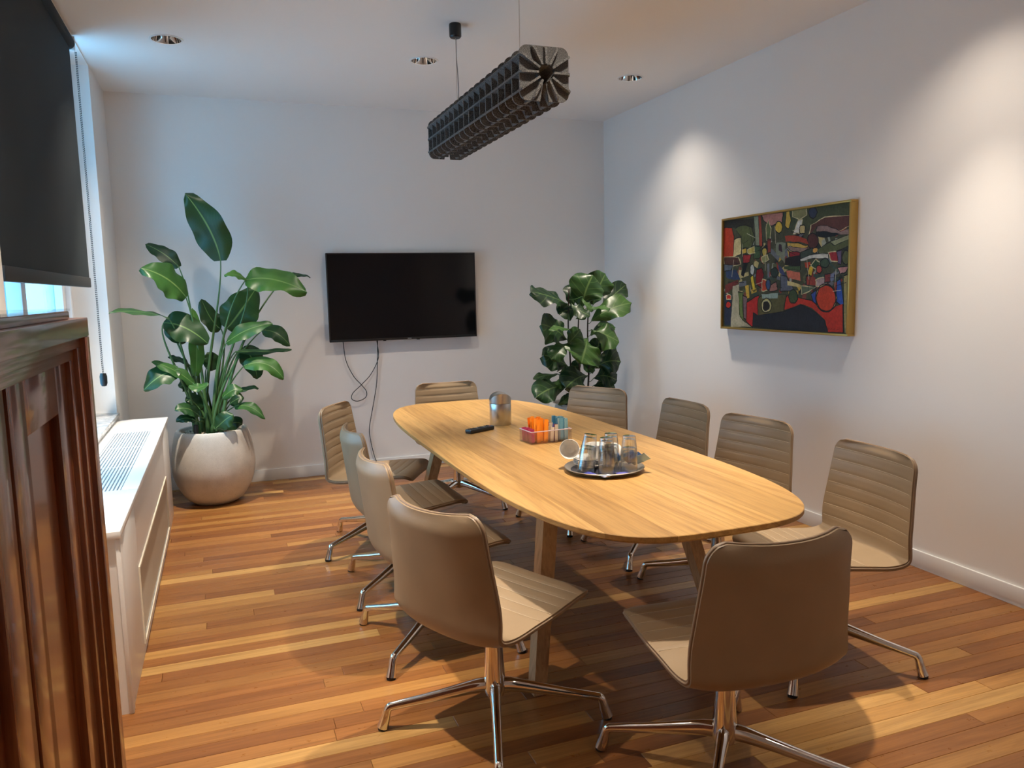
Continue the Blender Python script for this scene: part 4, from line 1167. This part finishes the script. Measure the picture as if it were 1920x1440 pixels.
MB().lathe([(.001, .505), (.218, .505), (.218, .49)], 40).build('soil', M['soil'], t)
o = gravel(.212, .509, 900, 3).build('gravel', M['pebble'], t, 0); o['kind'] = 'stuff'
ind = MB().lathe([(.001, .48), (.016, .48), (.017, .585), (.013, .595), (.001, .596)], 16, -.10, -.16).build('water_gauge', M['black'], t)
MB().lathe([(.001, .59), (.006, .592), (.006, .64), (.001, .642)], 10, -.10, -.16).build('gauge_cap', M['acrylic'], ind)
OFF = Vector((PX, PY, 0))
for k, (s0, B, Mi, T, W, tone, N) in enumerate(STREL):
    lo = [Vector(p) - OFF for p in (B, Mi, T)]
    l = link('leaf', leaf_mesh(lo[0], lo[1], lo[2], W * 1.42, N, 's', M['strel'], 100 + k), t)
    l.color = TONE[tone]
    b = lo[0]; s = Vector((s0[0] - PX, s0[1] - PY, .50))
    s.x = max(min(s.x, .16), -.16); s.y = max(min(s.y, .12), -.12)
    d = (lo[1] - lo[0]).normalized()
    hz = (b - s).length
    c1 = s + Vector(((b.x - s.x) * .12, (b.y - s.y) * .12, hz * .42)); c2 = b - (d * .45 + (b - s).normalized() * .55) * hz * .25
    pts = [s * (1 - q) ** 3 + c1 * 3 * q * (1 - q) ** 2 + c2 * 3 * q * q * (1 - q) + b * q ** 3 for q in [i / 18 for i in range(19)]] + [b + d * .03]
    n = len(pts); hgt = max(b.z - s.z, .05)
    rad = [.0035 + (.007 + .006 * min(hgt, 1)) * (1 - i / n) ** 1.6 for i in range(n)]
    MB().tube(pts, rad, 8).build('stalk', M['stem'], l, 180)

FX, FY = 2.62, 5.58
t = thing('potted_fiddle_leaf_fig', 'bushy fig plant with large veined leaves in the far right corner', 'potted plant', (FX, FY, 0))
pot_mesh('pot', .215, .255, .14, .585).build('pot', M['stone'], t, 50)
MB().lathe([(.001, .55), (.19, .55), (.19, .54)], 40).build('soil', M['soil'], t)
ind = MB().lathe([(.001, .53), (.014, .53), (.015, .655), (.001, .66)], 16, -.125, -.08).build('water_gauge', M['black'], t)
MB().lathe([(.001, .655), (.005, .657), (.005, .70), (.001, .702)], 10, -.125, -.08).build('gauge_cap', M['acrylic'], ind)
OFF = Vector((FX, FY, 0))
ST = [((2.556, 5.56, 1.48), (2.55, 5.56, .55)), ((2.645, 5.57, 1.30), (2.63, 5.57, .55)), ((2.732, 5.56, 1.46), (2.70, 5.56, .55))]
stems = []
for a, b in ST:
    a = Vector(a) - OFF; b = Vector(b) - OFF
    mids = [b, b.lerp(a, .33) + Vector((.012, .004, 0)), b.lerp(a, .66) + Vector((-.010, -.004, 0)), a]
    pts = catmull(mids, 6); stems.append(pts)
    MB().tube(pts, [.0085 - .004 * i / len(pts) for i in range(len(pts))], 8).build('stem', M['bark'], t, 180)
for k, (B, Mi, T, W, tone, N) in enumerate(FIG):
    lo = [Vector(p) - OFF for p in (B, Mi, T)]
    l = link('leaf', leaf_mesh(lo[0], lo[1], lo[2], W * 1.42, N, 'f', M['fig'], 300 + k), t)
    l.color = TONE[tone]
    q = min((p for st in stems for p in st), key=lambda p: (p - (lo[0] - Vector((0, 0, .03)))).length)
    MB().tube(catmull([q, q.lerp(lo[0], .5) + Vector((0, 0, -.008)), lo[0], lo[0] + (lo[1] - lo[0]) * .08], 4), .0028, 6).build('stalk', M['stem'], l, 180)

# ------------------------------------------------------------------ things on the table
t = thing('table_bin', 'small brushed steel swing-lid bin standing on the table', 'bin', (1.425, 4.03, TZ))
MB().lathe([(.001, 0), (.058, 0), (.060, .003), (.060, .118), (.0595, .1195), (.056, .1195)], 48).build('body', M['steel'], t)
col = MB(); rows = []
n = 48
def lidz(y): return .178 - .30 * max(abs(y) - .0, 0) ** 2 / .06 - .0
R0 = .0602
ringb = [(R0 * math.cos(2 * PI * k / n), R0 * math.sin(2 * PI * k / n)) for k in range(n)]
ax = Vector((math.cos(R(-98)), math.sin(R(-98))))       # the barrel lid rolls about this axis
def lz(x, y):
    dd = -x * ax.y + y * ax.x
    return .134 + math.sqrt(max(.0605 ** 2 - dd * dd, 0)) * .78
rows = [[(x, y, .1215) for x, y in ringb], [(x, y, max(lz(x, y) - .004 - .030 * 0, .124)) for x, y in ringb]]
col.grid(rows, wrap=True); col.build('lid_ring', M['steel'], t, 60)
fl = MB(); rows = []
for i in range(13):
    dd = -.0595 + .119 * i / 12
    hw = math.sqrt(max(R0 ** 2 - dd * dd, 1e-8)) * .985
    z = .134 + math.sqrt(max(.0605 ** 2 - dd * dd, 0)) * .78 - .005
    rows.append([(ax.x * v - ax.y * dd, ax.y * v + ax.x * dd, z) for v in [-hw + 2 * hw * k / 8 for k in range(9)]])
fl.grid(rows).build('swing_lid', M['steel'], t, 60)

t = thing('remote_control', 'black television remote control lying on the table', 'remote control', (1.252, 3.872, TZ), R(26))
MB().box(-.088, .088, -.023, .023, 0, .022, .006).build('case', M['black'], t)
for i in range(9):
    for j in range(3):
        if i in (3, 6) and j != 1: continue
        MB().box(-.070 + i * .0165 - .0045, -.070 + i * .0165 + .0045, (j - 1) * .012 - .004, (j - 1) * .012 + .004, .0218, .0236, .0012).build('button', mat('red_button', (.4, .03, .03), .5) if (i, j) == (8, 0) else M['grey_text'] if (i, j) in ((3, 1), (6, 1)) else M['black_matt'], t)

t = thing('sachet_caddy', 'clear acrylic caddy of coffee sachets on the table', 'caddy', (1.462, 3.478, TZ), R(4))
L_, D_, H_ = .218, .135, .062
w = .0025
cad = MB()
cad.box(-L_ / 2, L_ / 2, -D_ / 2, D_ / 2, 0, .004)
cad.box(-L_ / 2, L_ / 2, -D_ / 2, -D_ / 2 + w, .004, H_).box(-L_ / 2, L_ / 2, D_ / 2 - w, D_ / 2, .004, H_)
cad.box(-L_ / 2, -L_ / 2 + w, -D_ / 2 + w, D_ / 2 - w, .004, H_).box(L_ / 2 - w, L_ / 2, -D_ / 2 + w, D_ / 2 - w, .004, H_)
cad.build('box', M['acrylic'], t, 0)
rimm = MB(); rimm.tube([(-L_ / 2, -D_ / 2, H_), (L_ / 2, -D_ / 2, H_), (L_ / 2, D_ / 2, H_), (-L_ / 2, D_ / 2, H_), (-L_ / 2, -D_ / 2, H_)], .0022, 6)
rimm.build('rim', mat('lilac_clear_edge', (.62, .52, .60), .15), t)
DIV = (-.078, -.006, .050)
for x in DIV: MB().box(x - .001, x + .001, -D_ / 2 + w, D_ / 2 - w, .004, H_ - .006).build('divider', M['acrylic'], t, 0)
CAD = t
# sachets: each one a thing of its own
def sachet_mesh(w, h):
    mb = MB(); rows = []
    for i in range(9):
        z = h * i / 8
        q = .5 * .0034 * math.sin(PI * i / 8) ** .5 + .0003
        rows.append([(-w / 2, -.0003, z), (-w / 4, -q, z), (0, -q * 1.1, z), (w / 4, -q, z), (w / 2, -.0003, z), (w / 2, .0003, z), (w / 4, q, z), (0, q * 1.1, z), (-w / 4, q, z), (-w / 2, .0003, z)])
    mb.grid(rows, wrap=True); mb.f.append(tuple(range(9, -1, -1))); mb.f.append(tuple(range(80, 90)))
    return mb.mesh('sachet', M['objcol'], 60)
rgs = random.Random(21)
def sachets(n, x0, x1, w, h, cols, label, group, zt=.0045, tilt=6, yspan=(-.054, .054)):
    me = sachet_mesh(w, h)
    me2 = None
    for k in range(n):
        y = yspan[0] + (yspan[1] - yspan[0]) * (k + .5) / n
        x = rgs.uniform(x0 + w / 2 + .002, x1 - w / 2 - .002) if x1 - x0 > w + .004 else (x0 + x1) / 2
        o = link('sachet', me, None)
        o.rotation_euler = (R(rgs.uniform(-2, 2)), R(rgs.uniform(-tilt, tilt)), R(4 + rgs.uniform(-11, 11)))
        c, s = math.cos(R(4)), math.sin(R(4))
        o.location = (1.462 + c * x - s * y, 3.478 + s * x + c * y, TZ + zt + rgs.uniform(0, .004))
        o.color = (*lin(cols[k % len(cols)]), 1)
        tag(o, label[k % len(label)] if isinstance(label, list) else label, 'sachet', group)
sachets(9, -.077, -.040, .022, .112, [(250, 140, 25), (245, 120, 20), (252, 160, 50)], 'orange sachet standing in the left bay of the clear caddy', 'orange sachets in the caddy')
sachets(9, -.045, -.007, .021, .108, [(252, 150, 35), (240, 115, 15)], 'orange sachet standing in the left bay of the clear caddy', 'orange sachets in the caddy')
sachets(8, -.005, .022, .019, .068, [(214, 200, 178), (176, 160, 140), (225, 214, 196)], 'pale paper sachet in the middle bay of the clear caddy', 'pale sachets in the caddy')
sachets(7, .021, .049, .019, .080, [(205, 190, 166), (130, 50, 75), (90, 100, 165)], ['cream sachet beside the plum ones in the middle bay of the caddy', 'plum red sachet in the middle bay of the clear caddy', 'violet blue sachet in the middle bay of the clear caddy'], 'mixed sachets in the caddy')
sachets(8, .051, .079, .020, .108, [(95, 150, 170), (150, 180, 185), (60, 120, 150)], 'blue grey sachet standing in the right bay of the clear caddy', 'blue sachets in the caddy')
sachets(8, .079, .106, .019, .104, [(120, 165, 178), (70, 130, 160), (165, 190, 190)], 'blue grey sachet standing in the right bay of the clear caddy', 'blue sachets in the caddy')
sachets(6, -.105, -.080, .023, .066, [(170, 50, 90), (190, 70, 110)], 'magenta sachet in the narrow left end bay of the caddy', 'magenta sachets in the caddy')

# serving tray with crockery and glasses
TX, TY = 1.43, 2.79
t = thing('serving_tray', 'round dark tray with a pale metal rim on the table', 'tray', (TX, TY, TZ))
MB().lathe([(.001, .002), (.135, .002), (.140, .003), (.160, .018), (.163, .019), (.160, .021), (.138, .0065), (.001, .006)], 64).build('dish', M['tray_rim'], t)
MB().lathe([(.001, .0072), (.136, .0072), (.137, .0064)], 64).build('inlay', M['tray'], t)
zt = TZ + .0074
def saucer():
    return MB().lathe([(.001, .001), (.036, .0), (.038, .004), (.056, .009), (.067, .0155), (.0685, .0165), (.067, .0175), (.054, .0115), (.036, .006), (.001, .0055)], 48).mesh('saucer', M['china'])
sm_ = saucer()
PLX, PLY = 1.398, 2.857
names = ['lowest white saucer of the stack on the tray', 'second lowest white saucer of the stack on the tray', 'third white saucer up in the stack on the tray', 'topmost white saucer of the stack on the tray']
for k in range(4):
    o = link('saucer', sm_, None, (PLX + rgs.uniform(-.002, .002), PLY + rgs.uniform(-.002, .002), zt + .0075 * k))
    tag(o, names[k], 'saucer', 'stacked saucers on the tray')
def cup_mesh():
    pr = [(.001, .002), (.018, .0), (.020, .002), (.021, .006), (.034, .022), (.040, .045), (.0415, .060), (.0405, .0615), (.039, .060), (.0375, .045), (.031, .023), (.018, .008), (.001, .007)]
    return MB().lathe(pr, 40).mesh('bowl', M['china'])
cupm = cup_mesh()
hnd = MB().tube(catmull([(.0385, 0, .047), (.056, 0, .046), (.060, 0, .034), (.050, 0, .022), (.034, 0, .020)], 6), [(.0035, .005)] * 25, 10).mesh('handle', M['china'])
markm = mat('maroon_print', (.16, .015, .02), .4)
def cup(loc, eul, label):
    t = thing('coffee_cup', label, 'cup', loc, 0, 'white coffee cups on the tray')
    t.rotation_euler = eul
    link('bowl', cupm, t); link('handle', hnd, t)
    MB().lathe([(.0412, .046), (.0418, .052), (.0413, .0525)], 40).mesh
    return t
cup((PLX - .060, PLY + .060, zt + .068), (R(80), R(0), R(-28)), 'white coffee cup tipped on its side on the saucer stack')
cup((PLX + .026, PLY - .004, zt + .0325), (R(0), R(0), R(60)), 'upright white coffee cup standing on the saucer stack')
cup((TX + .045, TY + .062, zt + .0425), (R(90), 0, R(118)), 'white coffee cup lying on its side at the right back of the tray')

def tumbler_mesh():
    # upside down: mouth on the tray, thick base on top
    pr = [(.0345, .0), (.0345, .002), (.0325, .040), (.0280, .080), (.0265, .096), (.0255, .1005), (.001, .101)]
    pi = [(.0330, .0), (.0308, .040), (.0262, .078), (.0225, .0875), (.001, .089)]
    mb = MB().lathe(pr, 36)
    mb.lathe(pi, 36)
    o = len(mb.v)
    for k in range(36):
        k2 = (k + 1) % 36
        mb.f.append((k, k2, len(pr) * 36 + k2, len(pr) * 36 + k))
    return mb.mesh('drinking_glass', M['tumbler'], 40)
tm = tumbler_mesh()
GP = [((1.338, 2.772), 9, 'leaning pair at the left of the tray'), ((1.395, 2.700), 0, 'front pair on the tray'), ((1.452, 2.772), 0, 'middle pair behind on the tray'), ((1.492, 2.694), 0, 'right pair on the tray')]
for (x, y), tilt, lab in GP:
    for k in range(2):
        dx = math.sin(R(tilt)) * .047 * k
        o = link('drinking_glass', tm, None, (x + dx, y, zt + .047 * k + (.006 if tilt else 0)))
        o.rotation_euler = (0, R(tilt), 0)
        tag(o, ('lower' if k == 0 else 'upper') + ' upturned clear glass of the ' + lab, 'glass', 'upturned glasses on the tray')
# foil wrapped biscuits on the right of the tray
def packet(w, h, th_):
    mb = MB(); rows = []
    for i in range(11):
        z = -h / 2 + h * i / 10
        q = th_ * max(math.sin(PI * i / 10), 0) ** .6 + .0005
        row = []
        for k in range(12):
            a = 2 * PI * k / 12
            row.append((w / 2 * math.cos(a) * (1 + .04 * math.sin(i * 2.1)), q * math.sin(a) * (1 + .25 * math.sin(i * 1.7 + k)), z))
        rows.append(row)
    mb.grid(rows, wrap=True); mb.f.append(tuple(range(11, -1, -1))); mb.f.append(tuple(range(120, 132)))
    return mb.mesh('biscuit_packet', M['objcol'], 40)
pkm = packet(.042, .085, .007)
M['objcol']
for k, (x, y, z, e_, c, lab) in enumerate([
    (1.528, 2.775, .052, (R(55), R(40), R(5)), (110, 170, 220), 'bright blue biscuit packet leaning at the tray rim'),
    (1.538, 2.741, .052, (R(55), R(40), R(5)), (75, 110, 160), 'dark blue biscuit packet in the middle of the three'),
    (1.545, 2.707, .052, (R(55), R(40), R(5)), (165, 195, 220), 'pale blue biscuit packet at the front of the three')]):
    o = link('biscuit_packet', pkm, None, (x, y, TZ + z)); o.rotation_euler = e_; o.color = (*lin(c), 1)
    tag(o, lab, 'biscuit packet', 'biscuit packets on the tray')
mini = packet(.026, .048, .0045)
for k, (x, y, a, c, lab) in enumerate([(1.330, 2.715, 20, (70, 75, 160), 'violet blue sachet lying at the left front of the tray'), (1.446, 2.665, 70, (90, 90, 170), 'violet blue sachet lying flat under the front glasses'), (1.372, 2.655, 105, (195, 200, 225), 'pale sachet lying flat at the front edge of the tray')]):
    o = link('sugar_sachet', mini, None, (x, y, zt + .006)); o.rotation_euler = (0, R(90), R(a)); o.rotation_euler = (R(90), 0, R(a)); o.color = (*lin(c), 1)
    tag(o, lab, 'sachet', 'loose sachets on the tray')
